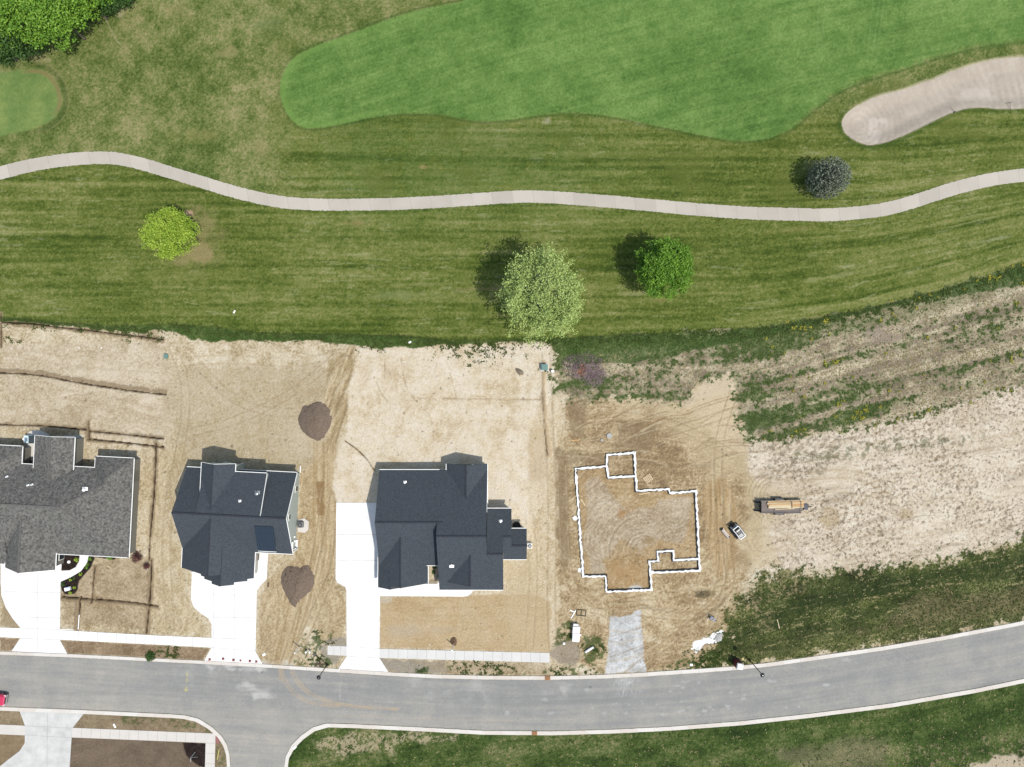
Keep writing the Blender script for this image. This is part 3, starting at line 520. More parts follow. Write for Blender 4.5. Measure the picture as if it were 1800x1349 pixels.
trench([(154, 772), (215, 778), (287, 786)], 4, (0, 2)); trench([(156, 742), (156, 772)], 8)
trench([(274, 780), (272, 853), (267, 910), (262.6, 956), (262, 985)], 8, (1, 0), True, .15); trench([(266, 985), (265, 1030), (262.5, 1059.6), (257, 1113)], 10, (1, 0), True, .25)
trench([(109.4, 1050), (160, 1053), (235, 1059.6), (278, 1066)], 9, (0, 2)); trench([(166.4, 998), (163, 1030), (161, 1059.6)], 7, (2, 0)); trench([(142.3, 1049), (139, 1080), (137, 1107)], 9, (-3, 8), True, .15)
trench([(954, 640), (953, 700), (956, 745), (962, 800)], 9, (2, 0), True, .05, 1.2, (212, 188, 152))
trench([(607, 776), (625, 788), (643, 805), (657, 826)], 3, (0, 0), True, .12, 1.6, (206, 180, 140))
for P_ in ([(662, 672), (667, 690), (677, 700), (690, 720)], [(705, 630), (712, 680), (726, 700), (740, 715), (756, 730), (762, 760), (760, 778)], [(640, 710), (655, 722), (664, 740)], [(790, 655), (800, 690), (808, 720)], [(735, 700), (850, 702), (950, 703)], [(675, 625), (677, 660)]):
    s_, mk = stroke(smoothpts(P_), 1.3, 1.4, 1.0); mix(mk * .5, C(160, 132, 94), s_); Z[s_] -= .05 * mk
def tyre(pts, gap=14, w=3.2, a=.35, c=(170, 148, 112)):
    pts = smoothpts(pts, 2); P_ = np.array(pts); tn_ = np.gradient(P_, axis=0); tn_ /= np.hypot(tn_[:, 0], tn_[:, 1])[:, None] + 1e-9; nn_ = np.stack([-tn_[:, 1], tn_[:, 0]], 1)
    for s__ in (-1, 1):
        s_, mk = stroke((P_ + nn_ * gap / 2 * s__).tolist(), w, 2, .8); mix(mk * a * sm[s_], C(*c), s_)
        s_, mk = stroke((P_ + nn_ * (gap / 2 * s__ + w * .8)).tolist(), 1.2, 1.6, .8); mix(mk * a * .8 * sm[s_], C(232, 216, 186), s_); Z[s_] -= .04 * mk
for P_, a in (([(300, 600), (330, 680), (320, 780), (300, 860), (290, 960), (300, 1110)], .3), ([(330, 620), (400, 700), (480, 730), (560, 720), (610, 640)], .3), ([(340, 760), (420, 740), (520, 690), (600, 620)], .35), ([(295, 640), (380, 630), (520, 640), (610, 620)], .25), ([(10, 700), (120, 690), (250, 720), (320, 740)], .2), ([(20, 620), (150, 640), (290, 650)], .2), ([(0, 725), (140, 720), (300, 745)], .18), ([(600, 900), (590, 1000), (560, 1060), (515, 1170)], .45), ([(575, 860), (560, 960), (530, 1080), (500, 1168)], .45),
                ([(960, 620), (966, 760), (972, 900), (968, 1050), (972, 1140)], .35), ([(1290, 690), (1260, 780), (1265, 900), (1275, 1010), (1240, 1090), (1120, 1075)], .45), ([(1300, 720), (1180, 760), (1060, 790), (1000, 850)], .4), ([(1290, 800), (1180, 740), (1080, 730), (1010, 740)], .35), ([(1280, 860), (1275, 960), (1290, 1040), (1200, 1110), (1100, 1190)], .45), ([(990, 820), (992, 920), (1000, 1040), (1060, 1070), (1160, 1060)], .4), ([(1300, 950), (1350, 930), (1400, 960), (1380, 1000)], .3), ([(1310, 830), (1400, 840), (1500, 830), (1560, 860)], .35), ([(1350, 890), (1450, 870), (1540, 880), (1590, 905)], .3), ([(1570, 700), (1520, 760), (1560, 800)], .25), ([(650, 1060), (760, 1080), (900, 1070), (960, 1080)], .12), ([(930, 900), (940, 1000), (930, 1140)], .25)):
    tyre(P_, a=a)
# small dark clods, stones and scraps scattered over the bare soil
for _ in range(900):
    x, y = random.uniform(0, 1320), random.uniform(600, 1180); r = random.uniform(.8, 1.7)
    s_, mk = blob(x, y, r, r, .9, .5); mix(mk * .6 * sm[s_], C(*random.choice([(120, 98, 70), (96, 80, 56), (92, 100, 56), (236, 222, 200)])), s_)
# concrete footprints keep the earth flat and low
flat = np.zeros((NY, NX), np.float32)
for P_ in SLABS + [KN_T + KN_B[::-1], KS1_T + KS1_B[::-1], KS2_T + KS2_B[::-1]]: flat = np.maximum(flat, poly(P_, 6))
pw = np.abs(PY - PATHY) ; flat = np.maximum(flat, sstep(15, 12, pw))
for P_ in ([(1011, 805), (1125, 795), (1225, 860), (1232, 1005), (1150, 1042), (1060, 1042), (1020, 1018)],): pass
# ---- road surface
rd = poly(ROADP, 1.0)
ru = fba(PX / 160, (PY - np.interp(PX, [p[0] for p in KN_B], [p[1] for p in KN_B])) / 10, 401, 3)
ru2 = fba(PX / 60, (PY - np.interp(PX, [p[0] for p in KN_B], [p[1] for p in KN_B])) / 2.5, 403, 2)
vv = np.clip((PY - np.interp(PX, [p[0] for p in KN_B], [p[1] for p in KN_B])) / 92, 0, 1.2)
t = .46 + .16 * ru + .10 * ru2 + .14 * med + .1 * ff + .08 * grain + .26 * sstep(.45, .95, vv) * sstep(1800, 1100, PX) + .12 * sstep(420, 200, PX) + .1 * sstep(1300, 1700, PX)
rc = ramp(t, [(0, (152, 152, 149)), (.4, (165, 165, 162)), (.7, (180, 178, 171)), (1, (196, 190, 180))]); mix(rd, rc)
def rspot(*a): spot(*a)
for (x, y, a, b, al) in [(425, 1172, 40, 8, .8), (405, 1168, 30, 7, .6), (470, 1168, 30, 5, .5), (440, 1210, 16, 7, .55), (468, 1224, 16, 6, .5), (455, 1216, 26, 7, .4), (730, 1200, 26, 12, .3), (830, 1210, 30, 14, .25), (757, 1228, 10, 6, .3), (996, 1212, 11, 9, .45), (960, 1218, 14, 3, .35), (910, 1233, 10, 3, .3), (1100, 1200, 40, 8, .25), (335, 1180, 50, 12, .2), (1484, 1160, 10, 4, .4)]:
    s_, m_ = blob(x, y, a, b, 1.2, 1.0); mix(m_ * al * np.clip(.55 + .55 * fba(PX / 26, PY / 3, 405, 3)[s_] + .4 * med[s_], 0, 1), C(222, 221, 216), s_)
for _ in range(120):
    x = random.gauss(1170, 130); y = random.uniform(1187, 1258); r = random.uniform(.5, 2.4); spot(x, y, r * random.uniform(1, 2), r * .8, (216, 216, 213), random.uniform(.15, .5), .9, 1.3)
for _ in range(14):
    x = random.uniform(1085, 1125); s_, mk = stroke([(x, 1190), (x - random.uniform(2, 16), random.uniform(1205, 1228))], 1.2, 1.5, .4); mix(mk * .3, C(214, 214, 212), s_)
for tr, a in (([(490, 1160), (493, 1172), (497.5, 1192), (512.5, 1215), (532, 1230), (552, 1238), (600, 1242)], .5), ([(509, 1160), (511, 1172), (520, 1195), (537.5, 1215), (565, 1230), (595, 1238), (640, 1244), (700, 1247)], .75)):
    for o in (-2, 2):
        s_, mk = stroke(smoothpts([(p[0] + o, p[1] - o * .6) for p in tr]), 1.9, 1.6, .5); mix(mk * min(1, a * 1.5) * np.clip(.7 + WOB[s_], .3, 1), C(212, 188, 152), s_)
s_, mk = stroke(smoothpts([(560, 1257), (700, 1262), (900, 1268)]), 3, 4, 1); mix(mk * .3, C(200, 186, 168), s_)
for y0, y1 in ((1167, 1172), (1174, 1182), (1187, 1195)): s_, mk = stroke([(493, y0), (494, y1)], 8, 4, 1); mix(mk * .4, C(200, 180, 150), s_)
for x in (1540, 1549, 1566, 1572, 1598): s_, mk = stroke(smoothpts([(x, 1142), (x + 14, 1155), (x + 34, 1168)]), 1.1, 1.5); mix(mk * .35, C(128, 128, 128), s_)
for x in (1400, 1418): s_, mk = stroke(smoothpts([(x, 1166), (x + 24, 1176), (x + 60, 1182)]), 1.1, 1.5); mix(mk * .3, C(132, 132, 132), s_)
for pts in ([(328.8, 1183.5), (328.6, 1189)], [(328.4, 1193), (328.2, 1199)], [(327, 1208), (326.8, 1216)], [(323.5, 1212), (326.8, 1215), (330.5, 1212)]):   # yellow survey paint arrow
    s_, mk = stroke(pts, 1.5, 1.2); mix(mk * .85, C(222, 212, 130), s_)
for pts in ([(598.5, 1200), (598, 1216)], [(597.5, 1221), (597.2, 1228)]): s_, mk = stroke(pts, 1.1, 1.3); mix(mk * .6, C(226, 226, 226), s_)
spot(461, 1182, 2, 1.5, (110, 110, 108), .7); spot(1038, 1208, 2.5, 1.6, (110, 110, 108), .6)
# relief
und = .05 * fbm(PX / 40, PY / 40, 501, 3) * sm + .03 * ff * sm * (.4 + .6 * RGH) + .02 * fine * (1 - sm)
Z += und.astype(np.float32)
Z = Z * (1 - flat) * (1 - rd) - .03 * flat * (1 - rd) - .0 * rd
far_ = sstep(1860, 2600, np.abs(PX - 900) + 900) ; Z *= (1 - far_)
# ---- split the sheet by what it is made of
LAB = np.zeros((NY, NX), np.int8)
LAB[(sm > .5) | (poly(SWL, 1) > .5)] = 4
gr_all = (WGREEN > .5) | (vm > .5)
LAB[vm > .5] = 0
LAB[fm > .5] = 1; LAB[tm > .5] = 2; LAB[sB] = np.where(bm > .5, 3, LAB[sB]); LAB[poly(SOUTH, 1) > .5] = 0; LAB[rd > .5] = 5
V = np.stack([(PX - 900) / 10, (674.5 - PY) / 10, Z], -1).reshape(-1, 3); CF = np.clip(col.reshape(-1, 3), .004, .85)
CLODF = np.clip(1.15 * CLOD + .22 * sm * sstep(-.2, .5, med) * (1 - wm) + .3 * wm * (1 - WGREEN), 0, 1).reshape(-1)
idx = np.arange(NY * NX).reshape(NY, NX)
Q = np.stack([idx[1:, :-1], idx[1:, 1:], idx[:-1, 1:], idx[:-1, :-1]], -1).reshape(-1, 4); QL = LAB[1:, :-1].reshape(-1)
def ground_mat(name, fine_s, amp, bump, dist=.05, spec=.15, clods=False):
    m = bpy.data.materials.new(name); m.use_nodes = True; n = m.node_tree.nodes; l = m.node_tree.links; b = n['Principled BSDF']
    b.inputs['Roughness'].default_value = .92; b.inputs['Specular IOR Level'].default_value = spec
    at = n.new('ShaderNodeAttribute'); at.attribute_name = 'col'; tc = n.new('ShaderNodeTexCoord')
    nz = n.new('ShaderNodeTexNoise'); nz.inputs['Scale'].default_value = fine_s; nz.inputs['Detail'].default_value = 3; nz.inputs['Roughness'].default_value = .7
    l.new(tc.outputs['Object'], nz.inputs['Vector'])
    mr = n.new('ShaderNodeMapRange'); mr.inputs[1].default_value = .25; mr.inputs[2].default_value = .75; mr.inputs[3].default_value = 1 - amp; mr.inputs[4].default_value = 1 + amp
    l.new(nz.outputs['Fac'], mr.inputs[0])
    mx_ = n.new('ShaderNodeVectorMath'); mx_.operation = 'SCALE'; l.new(at.outputs['Color'], mx_.inputs[0]); l.new(mr.outputs[0], mx_.inputs['Scale'])
    if clods:
        n2 = n.new('ShaderNodeTexNoise'); n2.inputs['Scale'].default_value = 1.9; n2.inputs['Detail'].default_value = 4; n2.inputs['Roughness'].default_value = .75; n2.inputs['Distortion'].default_value = .4; l.new(tc.outputs['Object'], n2.inputs['Vector'])
        m2 = n.new('ShaderNodeMapRange'); m2.interpolation_type = 'SMOOTHSTEP'; m2.inputs[1].default_value = .52; m2.inputs[2].default_value = .61; m2.inputs[3].default_value = 0; m2.inputs[4].default_value = .80; l.new(n2.outputs['Fac'], m2.inputs[0])
        a2 = n.new('ShaderNodeAttribute'); a2.attribute_name = 'rgh'; mm_ = n.new('ShaderNodeMath'); mm_.operation = 'MULTIPLY'; l.new(m2.outputs[0], mm_.inputs[0]); l.new(a2.outputs['Fac'], mm_.inputs[1])
        mc = n.new('ShaderNodeMix'); mc.data_type = 'RGBA'; l.new(mm_.outputs[0], mc.inputs[0]); l.new(mx_.outputs[0], mc.inputs[6]); mc.inputs[7].default_value = (*alb(124, 106, 82), 1); l.new(mc.outputs[2], b.inputs['Base Color'])
    else: l.new(mx_.outputs[0], b.inputs['Base Color'])
    bp = n.new('ShaderNodeBump'); bp.inputs['Strength'].default_value = bump; bp.inputs['Distance'].default_value = dist
    l.new(nz.outputs['Fac'], bp.inputs['Height']); l.new(bp.outputs[0], b.inputs['Normal'])
    return m
GM = [ground_mat('turf', 4.2, .24, .7, .12), ground_mat('fairway_turf', 4.2, .12, .4, .06), ground_mat('green_turf', 3.0, .08, .3, .05), ground_mat('sand', 4.0, .03, .2, .03), ground_mat('soil', 3.8, .22, .8, .12, clods=True), ground_mat('asphalt', 4.5, .09, .15, .02, .25)]
for k, nm in enumerate(['ground', 'fairway', 'golf_green', 'sand_bunker', 'bare_soil', 'road']):
    q = Q[QL == k]; u, inv = np.unique(q, return_inverse=True)
    o = np_mesh(nm, V[u], inv.reshape(-1, 4), GM[k], col=CF[u], extra=CLODF[u]); tag(o, kind='structure')

# ------------------------------------------------------------------ concrete slabs, kerbs, cart path
M_CONC = mat('concrete', alb(250, 250, 248), .85, var=.05, scale=.7, bump=.1, detail=9)
M_CONC2 = mat('old_concrete', alb(234, 234, 230), .85, var=.14, scale=.5, bump=.1)
M_KERB = mat('kerb_concrete', alb(236, 226, 214), .85, var=.08, scale=.6)
M_JOINT = mat('joint', alb(192, 190, 184), .9)
M_CONC.node_tree.nodes['Principled BSDF'].inputs['Base Color'].default_value = (.8, .8, .8, 1)
for e, c in zip(M_CONC.node_tree.nodes['Color Ramp'].color_ramp.elements, ((.54, .54, .535, 1), (.64, .64, .63, 1))): e.color = c
def path_mat():
    m = bpy.data.materials.new('path_concrete'); m.use_nodes = True; n = m.node_tree.nodes; l = m.node_tree.links; b = n['Principled BSDF']; b.inputs['Roughness'].default_value = .85; b.inputs['Specular IOR Level'].default_value = .2
    tc = n.new('ShaderNodeTexCoord'); nz = n.new('ShaderNodeTexNoise'); nz.inputs['Scale'].default_value = .25; nz.inputs['Detail'].default_value = 6; l.new(tc.outputs['Object'], nz.inputs['Vector'])
    at = n.new('ShaderNodeAttribute'); at.attribute_name = 'rgh'
    n2 = n.new('ShaderNodeTexNoise'); n2.noise_dimensions = '1D'; n2.inputs['Scale'].default_value = 1.0; n2.inputs['Detail'].default_value = 0
    fl = n.new('ShaderNodeMath'); fl.operation = 'FLOOR'; l.new(at.outputs['Fac'], fl.inputs[0]); ad = n.new('ShaderNodeMath'); ad.operation = 'MULTIPLY'; ad.inputs[1].default_value = 7.31; l.new(fl.outputs[0], ad.inputs[0]); l.new(ad.outputs[0], n2.inputs['W'])
    s = n.new('ShaderNodeMath'); s.operation = 'ADD'; l.new(nz.outputs['Fac'], s.inputs[0]); l.new(n2.outputs['Fac'], s.inputs[1])
    rp = n.new('ShaderNodeValToRGB'); rp.color_ramp.elements[0].position = .75; rp.color_ramp.elements[1].position = 1.0; rp.color_ramp.elements[0].position = .38
    hf = n.new('ShaderNodeMath'); hf.operation = 'MULTIPLY'; hf.inputs[1].default_value = .5; l.new(s.outputs[0], hf.inputs[0]); rp.color_ramp.elements[1].position = .62
    rp.color_ramp.elements[0].color = (*alb(210, 202, 189), 1); rp.color_ramp.elements[1].color = (*alb(224, 216, 203), 1); l.new(hf.outputs[0], rp.inputs[0])
    fr = n.new('ShaderNodeMath'); fr.operation = 'FRACT'; l.new(at.outputs['Fac'], fr.inputs[0]); lt = n.new('ShaderNodeMath'); lt.operation = 'LESS_THAN'; lt.inputs[1].default_value = .035; l.new(fr.outputs[0], lt.inputs[0])
    mxn = n.new('ShaderNodeMix'); mxn.data_type = 'RGBA'; mf = n.new('ShaderNodeMath'); mf.operation = 'MULTIPLY'; mf.inputs[1].default_value = .22; l.new(lt.outputs[0], mf.inputs[0]); l.new(mf.outputs[0], mxn.inputs[0]); l.new(rp.outputs[0], mxn.inputs[6]); mxn.inputs[7].default_value = (*alb(150, 145, 136), 1)
    l.new(mxn.outputs[2], b.inputs['Base Color']); return m
def strip(name, left, right, z, mats, per=3.6, step=.5, kind='structure', thick=.12, label=None, wobble=0):
    # left/right polylines (pixels) matched by parameter; a slab with sides
    def res(P, n):
        P = np.array(P, float); d = np.r_[0, np.cumsum(np.hypot(*np.diff(P, axis=0).T))]; t_ = np.linspace(0, d[-1], n)
        return np.stack([np.interp(t_, d, P[:, 0]), np.interp(t_, d, P[:, 1])], 1), d[-1]
    _, L = res(left, 2); n = max(2, int(L / 10 / step)); A, _ = res(left, n); B, _ = res(right, n)
    if wobble: A[:, 1] += RNG.normal(0, wobble, n); B[:, 1] += RNG.normal(0, wobble, n)
    s = np.linspace(0, L / 10 / per, n)
    def w(P, z_): return np.stack([(P[:, 0] - 900) / 10, (674.5 - P[:, 1]) / 10, np.full(len(P), z_)], 1)
    V_ = np.concatenate([w(A, z - thick), w(A, z), w(B, z), w(B, z - thick)]); i = np.arange(n - 1)
    F_ = np.concatenate([np.stack([k * n + i, k * n + i + 1, (k + 1) * n + i + 1, (k + 1) * n + i], 1) for k in range(3)])[:, ::-1]
    o = np_mesh(name, V_, F_, mats, smooth=False, extra=np.tile(s, 4))
    return tag(o, kind=kind)
PC = np.array(PATHC); tn = np.gradient(PC, axis=0); tn /= np.hypot(tn[:, 0], tn[:, 1])[:, None]; nn = np.stack([-tn[:, 1], tn[:, 0]], 1)
hw = np.interp(PC[:, 0], [0, 200, 600, 1400, 1500, 1800], [11.4, 10.8, 10.4, 11.2, 11.4, 11.6])[:, None]
PM = path_mat()
strip('path', (PC - nn * hw).tolist(), (PC + nn * hw).tolist(), .04, PM, 3.6, .25, wobble=.35)
KM = path_mat(); KM.name = 'kerb_concrete_jointed'
for nd in KM.node_tree.nodes:
    if nd.type == 'VALTORGB': nd.color_ramp.elements[0].color = (*alb(244, 234, 222), 1); nd.color_ramp.elements[1].color = (*alb(255, 250, 242), 1)
strip('kerb', KN_T, KN_B, .11, KM, 3.0, .5, thick=.2, wobble=.1); strip('kerb', KS1_B[::-1], KS1_T[::-1], .11, KM, 3.0, .5, thick=.2); strip('kerb', KS2_T, KS2_B, .11, KM, 3.0, .5, thick=.2, wobble=.1)
def slab(name, P, z, m, joints=(), th=.14):
    b = MB().prism([(W(x, y).x, W(x, y).y) for x, y in P], z - th, z); o = tag(b.build(name, m), kind='structure')
    if joints:
        jb = MB()
        for (x0, y0, x1, y1) in joints:
            a, c = W(x0, y0), W(x1, y1); d = (c - a); jb.box(((a.x + c.x) / 2, (a.y + c.y) / 2, z + .002), (d.length, .05, .004), math.atan2(d.y, d.x))
        jb.build('joint', M_JOINT, o)
    return o
slab('driveway', D1, .06, M_CONC, [(8, 1040, 107, 1042), (34, 1085, 106, 1086), (36.5, 1104, 105.5, 1107), (36.5, 1122, 105, 1125), (66, 1000, 66, 1146)])
slab('garden_path', WALK1, .075, M_CONC); slab('driveway', D2, .06, M_CONC, [(337, 1046, 451, 1046), (368, 1085, 450.5, 1086), (372, 1121.5, 450, 1124), (372, 1138.5, 450, 1144), (376, 1030, 376, 1160), (413, 1030, 413, 1165)])
slab('driveway', D3, .06, M_CONC2 if False else M_CONC, [(592, 940, 664, 940), (592, 985, 664, 985), (610, 1046, 668, 1046), (610, 1090, 667, 1090), (609, 1136.5, 667, 1140), (609, 1153.5, 667, 1157)])
slab('garden_path', WALK3, .075, M_CONC)
slab('driveway', D5, .06, M_CONC2, [(44, 1276, 128, 1280), (44, 1292, 127, 1297), (84, 1252, 82, 1430)])
M_WALK = mat('pavement_concrete', alb(246, 245, 240), .85, var=.05, scale=.4)
def jl(P0, P1, Q0, Q1, n): return [(P0[0] + (P1[0] - P0[0]) * i / n, P0[1] + (P1[1] - P0[1]) * i / n, Q0[0] + (Q1[0] - Q0[0]) * i / n, Q0[1] + (Q1[1] - Q0[1]) * i / n) for i in range(1, n)]
slab('pavement', SWA, .05, M_CONC); slab('pavement', SWB, .05, M_CONC, jl((105, 1107.7), (372, 1121.5), (105, 1124.6), (372, 1138.5), 16))
slab('pavement', SWC, .05, M_WALK, jl((575.8, 1135), (609.4, 1136.3), (575.8, 1151.3), (609.4, 1153), 3)); slab('pavement', SWD, .05, M_WALK, jl((667, 1140.7), (966, 1148), (667, 1156.8), (966, 1165), 18))
M_PINK = mat('pavement_pinkish', alb(244, 238, 230), .85, var=.05, scale=.4)
slab('pavement', SWE1, .05, M_PINK); slab('pavement', SWE2, .05, M_PINK, jl((128, 1279.5), (360, 1289), (126.4, 1296.4), (360, 1306), 14) + [(360, y, 377.5, y + 1) for y in (1306, 1324, 1342, 1360)])
slab('tactile_paving', [(379.4, 1291), (386.5, 1298.5), (385, 1307), (379, 1306.5)], .055, mat('tactile_red', alb(176, 120, 116), .8))
# ------------------------------------------------------------------ houses
def shingle(name, a, c, scale, amp=.25):
    m = bpy.data.materials.new(name); m.use_nodes = True; MATS[name] = m; n = m.node_tree.nodes; l = m.node_tree.links; b = n['Principled BSDF']
    b.inputs['Roughness'].default_value = .9; b.inputs['Specular IOR Level'].default_value = .25
    tc = n.new('ShaderNodeTexCoord')
    n1 = n.new('ShaderNodeTexNoise'); n1.inputs['Scale'].default_value = scale; n1.inputs['Detail'].default_value = 3; n1.inputs['Roughness'].default_value = .75; n1.inputs['Distortion'].default_value = .6
    br = n.new('ShaderNodeTexVoronoi'); br.inputs['Scale'].default_value = scale * 1.3
    l.new(tc.outputs['Object'], n1.inputs['Vector']); l.new(tc.outputs['Object'], br.inputs['Vector'])
    s = n.new('ShaderNodeMix'); s.data_type = 'FLOAT'; s.inputs[0].default_value = .35; l.new(n1.outputs['Fac'], s.inputs[2]); l.new(br.outputs['Color'], s.inputs[3])
    rp = n.new('ShaderNodeValToRGB'); rp.color_ramp.elements[0].position = .3; rp.color_ramp.elements[1].position = .7
    rp.color_ramp.elements[0].color = (*a, 1); rp.color_ramp.elements[1].color = (*c, 1); l.new(s.outputs[0], rp.inputs[0]); l.new(rp.outputs[0], b.inputs['Base Color'])
    bp = n.new('ShaderNodeBump'); bp.inputs['Strength'].default_value = .5; bp.inputs['Distance'].default_value = .03; l.new(n1.outputs['Fac'], bp.inputs['Height']); l.new(bp.outputs[0], b.inputs['Normal'])
    return m
SH_DARK = shingle('charcoal_shingle', alb(68, 76, 84), alb(90, 97, 105), 4.2)
SH_GREY = shingle('weathered_shingle', alb(82, 82, 79), alb(150, 148, 143), 2.8)
RIDGE_D = mat('ridge_dark', alb(62, 66, 76), .9, var=.3, scale=5); RIDGE_G = mat('ridge_grey', alb(120, 118, 114), .9, var=.25, scale=5)
TRIM = mat('white_trim', (.74, .74, .72), .5); SID_G = mat('green_grey_siding', (.30, .335, .31), .7, var=.06, scale=8, stretch=(.1, .1, 8)); SID_W = mat('white_siding', (.62, .63, .62), .7, var=.04, scale=8, stretch=(.1, .1, 8))
SID_T = mat('taupe_siding', (.15, .145, .125), .7, var=.08, scale=8, stretch=(.1, .1, 8)); BRICK = mat('pale_stone', (.30, .28, .25), .8, var=.2, scale=4)
GLASS = mat('window_glass', (.02, .03, .035), .08, spec=.8); DARK = mat('black_plastic', (.015, .015, .017), .5); GREYM = mat('grey_metal', (.32, .33, .34), .4, metal=.6)
PVC = mat('white_pvc', (.78, .78, .77), .45); METR = mat('blue_metal_roof', alb(50, 66, 84), .4, metal=.2, spec=.5, var=.05, scale=2); WOODP = mat('pale_lumber', alb(248, 228, 188), .8, var=.14, scale=2, stretch=(.6, 8, 8)); WOODO = mat('orange_lumber', alb(236, 190, 134), .8, var=.18, scale=2, stretch=(.6, 8, 8))

class Pieces:                               # collects separate pieces, each becomes an object of its own
    def __init__(s): s.p = []
    @property
    def v(s): return s.p
    def add(s, vs_, fs, m=0): s.p.append(MB().add(vs_, fs)); return s
    def build(s, name, m, parent):
        for b_ in s.p: b_.build(name, m, parent)
class House:
    def __init__(s, ox, oy, ang, root, shingle_m, wall_m, ridge_m, trim_w=.10, ov=4.0):
        s.ox, s.oy = ox, oy; a = math.radians(ang); s.c, s.s = math.cos(a), math.sin(a); s.root = root
        s.roof, s.wall, s.trim, s.ridge = MB(), MB(), Pieces(), Pieces(); s.m = (shingle_m, wall_m, ridge_m); s.blocks = []; s.tw = trim_w; s.ov = ov; s.rot = -a
    def P(s, u, v, z):                      # plan-local (0.1 m) -> world
        return W(s.ox + s.c * u - s.s * v, s.oy + s.s * u + s.c * v, z)
    def L(s, px, py):                       # plan -> local
        dx, dy = px - s.ox, py - s.oy; return s.c * dx + s.s * dy, -s.s * dx + s.c * dy
    def block(s, axis, a0, a1, c, w0, w1, zr, p0, p1=None, e0=1, e1=1, walls=True, trims='eare', wall_m=0, base=0.0, cap=True, th=.2):
        # ridge along axis at cross position c; slopes p0 (towards c-w0) and p1 (towards c+w1); e0/e1 = overhanging gable end
        p1 = p0 if p1 is None else p1; z0 = zr - p0 * w0 / 10; z1 = zr - p1 * w1 / 10
        def Q(a, b, z): return s.P(a, b, z) if axis == 'u' else s.P(b, a, z)
        b0, b1 = c - w0, c + w1; s.blocks.append((axis, a0, a1, b0, b1, c, zr, p0, p1))
        ring = [(b0, z0), (c, zr), (b1, z1), (b1, z1 - th), (c, zr - th), (b0, z0 - th)] if w0 > 0 and w1 > 0 else ([(b0, z0), (c, zr), (c, zr - th), (b0, z0 - th)] if w0 > 0 else [(c, zr), (b1, z1), (b1, z1 - th), (c, zr - th)])
        n = len(ring); vs_ = [Q(a0, b, z) for b, z in ring] + [Q(a1, b, z) for b, z in ring]
        fs = [(i, (i + 1) % n, n + (i + 1) % n, n + i) for i in range(n)] + [tuple(range(n))[::-1], tuple(range(n, 2 * n))]
        s.roof.add(vs_, fs)
        if walls:
            o = s.ov; A0 = a0 + (o if e0 else 0); A1 = a1 - (o if e1 else 0); g = th + .01
            def zz(b): return (zr - p0 * (c - b) / 10 if b < c else zr - p1 * (b - c) / 10) - g
            B0 = b0 + (o if w0 > 0 else 0); B1 = b1 - (o if w1 > 0 else 0)
            rg = [(B0, base - .3), (B0, zz(B0)), (c, zr - g), (B1, zz(B1)), (B1, base - .3)] if w0 > 0 and w1 > 0 else [(B0, base - .3), (B0, zz(B0)), (B1, zz(B1)), (B1, base - .3)]
            n = len(rg); vs_ = [Q(A0, b, z) for b, z in rg] + [Q(A1, b, z) for b, z in rg]
            s.wall.add(vs_, [(i, (i + 1) % n, n + (i + 1) % n, n + i) for i in range(n)] + [tuple(range(n))[::-1], tuple(range(n, 2 * n))])
        def beam(p, q, w, h, mb):
            d = (q - p); L_ = d.length; d.normalize(); side = d.cross(Vector((0, 0, 1))).normalized(); up_ = side.cross(d)
            pts = [p + side * x + up_ * y for x, y in ((-w / 2, -h), (w / 2, -h), (w / 2, 0), (-w / 2, 0))] + [q + side * x + up_ * y for x, y in ((-w / 2, -h), (w / 2, -h), (w / 2, 0), (-w / 2, 0))]
            mb.add(pts, [(0, 1, 2, 3), (7, 6, 5, 4), (0, 4, 5, 1), (1, 5, 6, 2), (2, 6, 7, 3), (3, 7, 4, 0)])
        t = s.tw
        if w0 > 0 and '0' not in trims: beam(Q(a0, b0 - t * 5, z0 - .02), Q(a1, b0 - t * 5, z0 - .02), t, .13, s.trim)
        if w1 > 0 and '1' not in trims: beam(Q(a0, b1 + t * 5, z1 - .02), Q(a1, b1 + t * 5, z1 - .02), t, .13, s.trim)
        for k, (a, e) in enumerate(((a0 - .3, e0), (a1 + .3, e1))):
            if e and 'x' not in trims:
                if w0 > 0: beam(Q(a, b0, z0 - .015), Q(a, c, zr - .015), .06, .2, s.trim)
                if w1 > 0: beam(Q(a, c, zr - .015), Q(a, b1, z1 - .015), .06, .2, s.trim)
        if cap and w0 > 0 and w1 > 0: beam(Q(a0, c, zr + .045), Q(a1, c, zr + .045), .28, .06, s.ridge)
        s.beam = beam; return s
    def rz(s, u, v):
        z = 0
        for axis, a0, a1, b0, b1, c, zr, p0, p1 in s.blocks:
            a, b = (u, v) if axis == 'u' else (v, u)
            if a0 <= a <= a1 and b0 <= b <= b1: z = max(z, zr - (p0 * (c - b) if b < c else p1 * (b - c)) / 10)
        return z
    def seen(s, px, py):                    # where a point seen at px,py lies on this roof
        h = 4.0
        for _ in range(25):
            x, y = T(px, py, h); h = .5 * h + .5 * s.rz(*s.L(x, y))
        x, y = T(px, py, h); return W(x, y, h)
    def finish(s):
        r = s.roof.build('roof', s.m[0], s.root); s.wall.build('wall', s.m[1], s.root); s.trim.build('gutter', TRIM, s.root)
        if s.ridge.v: s.ridge.build('ridge_cap', s.m[2], r)
        return r
    def vent(s, px, py, r=.12, h=.35, m=None, name='roof_vent', cap=True):
        p = s.seen(px, py) if False else s.seen(px, py); b = MB().lathe((p.x, p.y, p.z - .2), [(r * .7, 0), (r * .7, h + .1), (r * 1.25, h + .12), (r * 1.25, h + .2), (r * .4, h + .28)], 10)
        b.box((p.x, p.y, p.z + .02), (r * 4, r * 4, .03)); b.build(name, m or PVC, s.root)
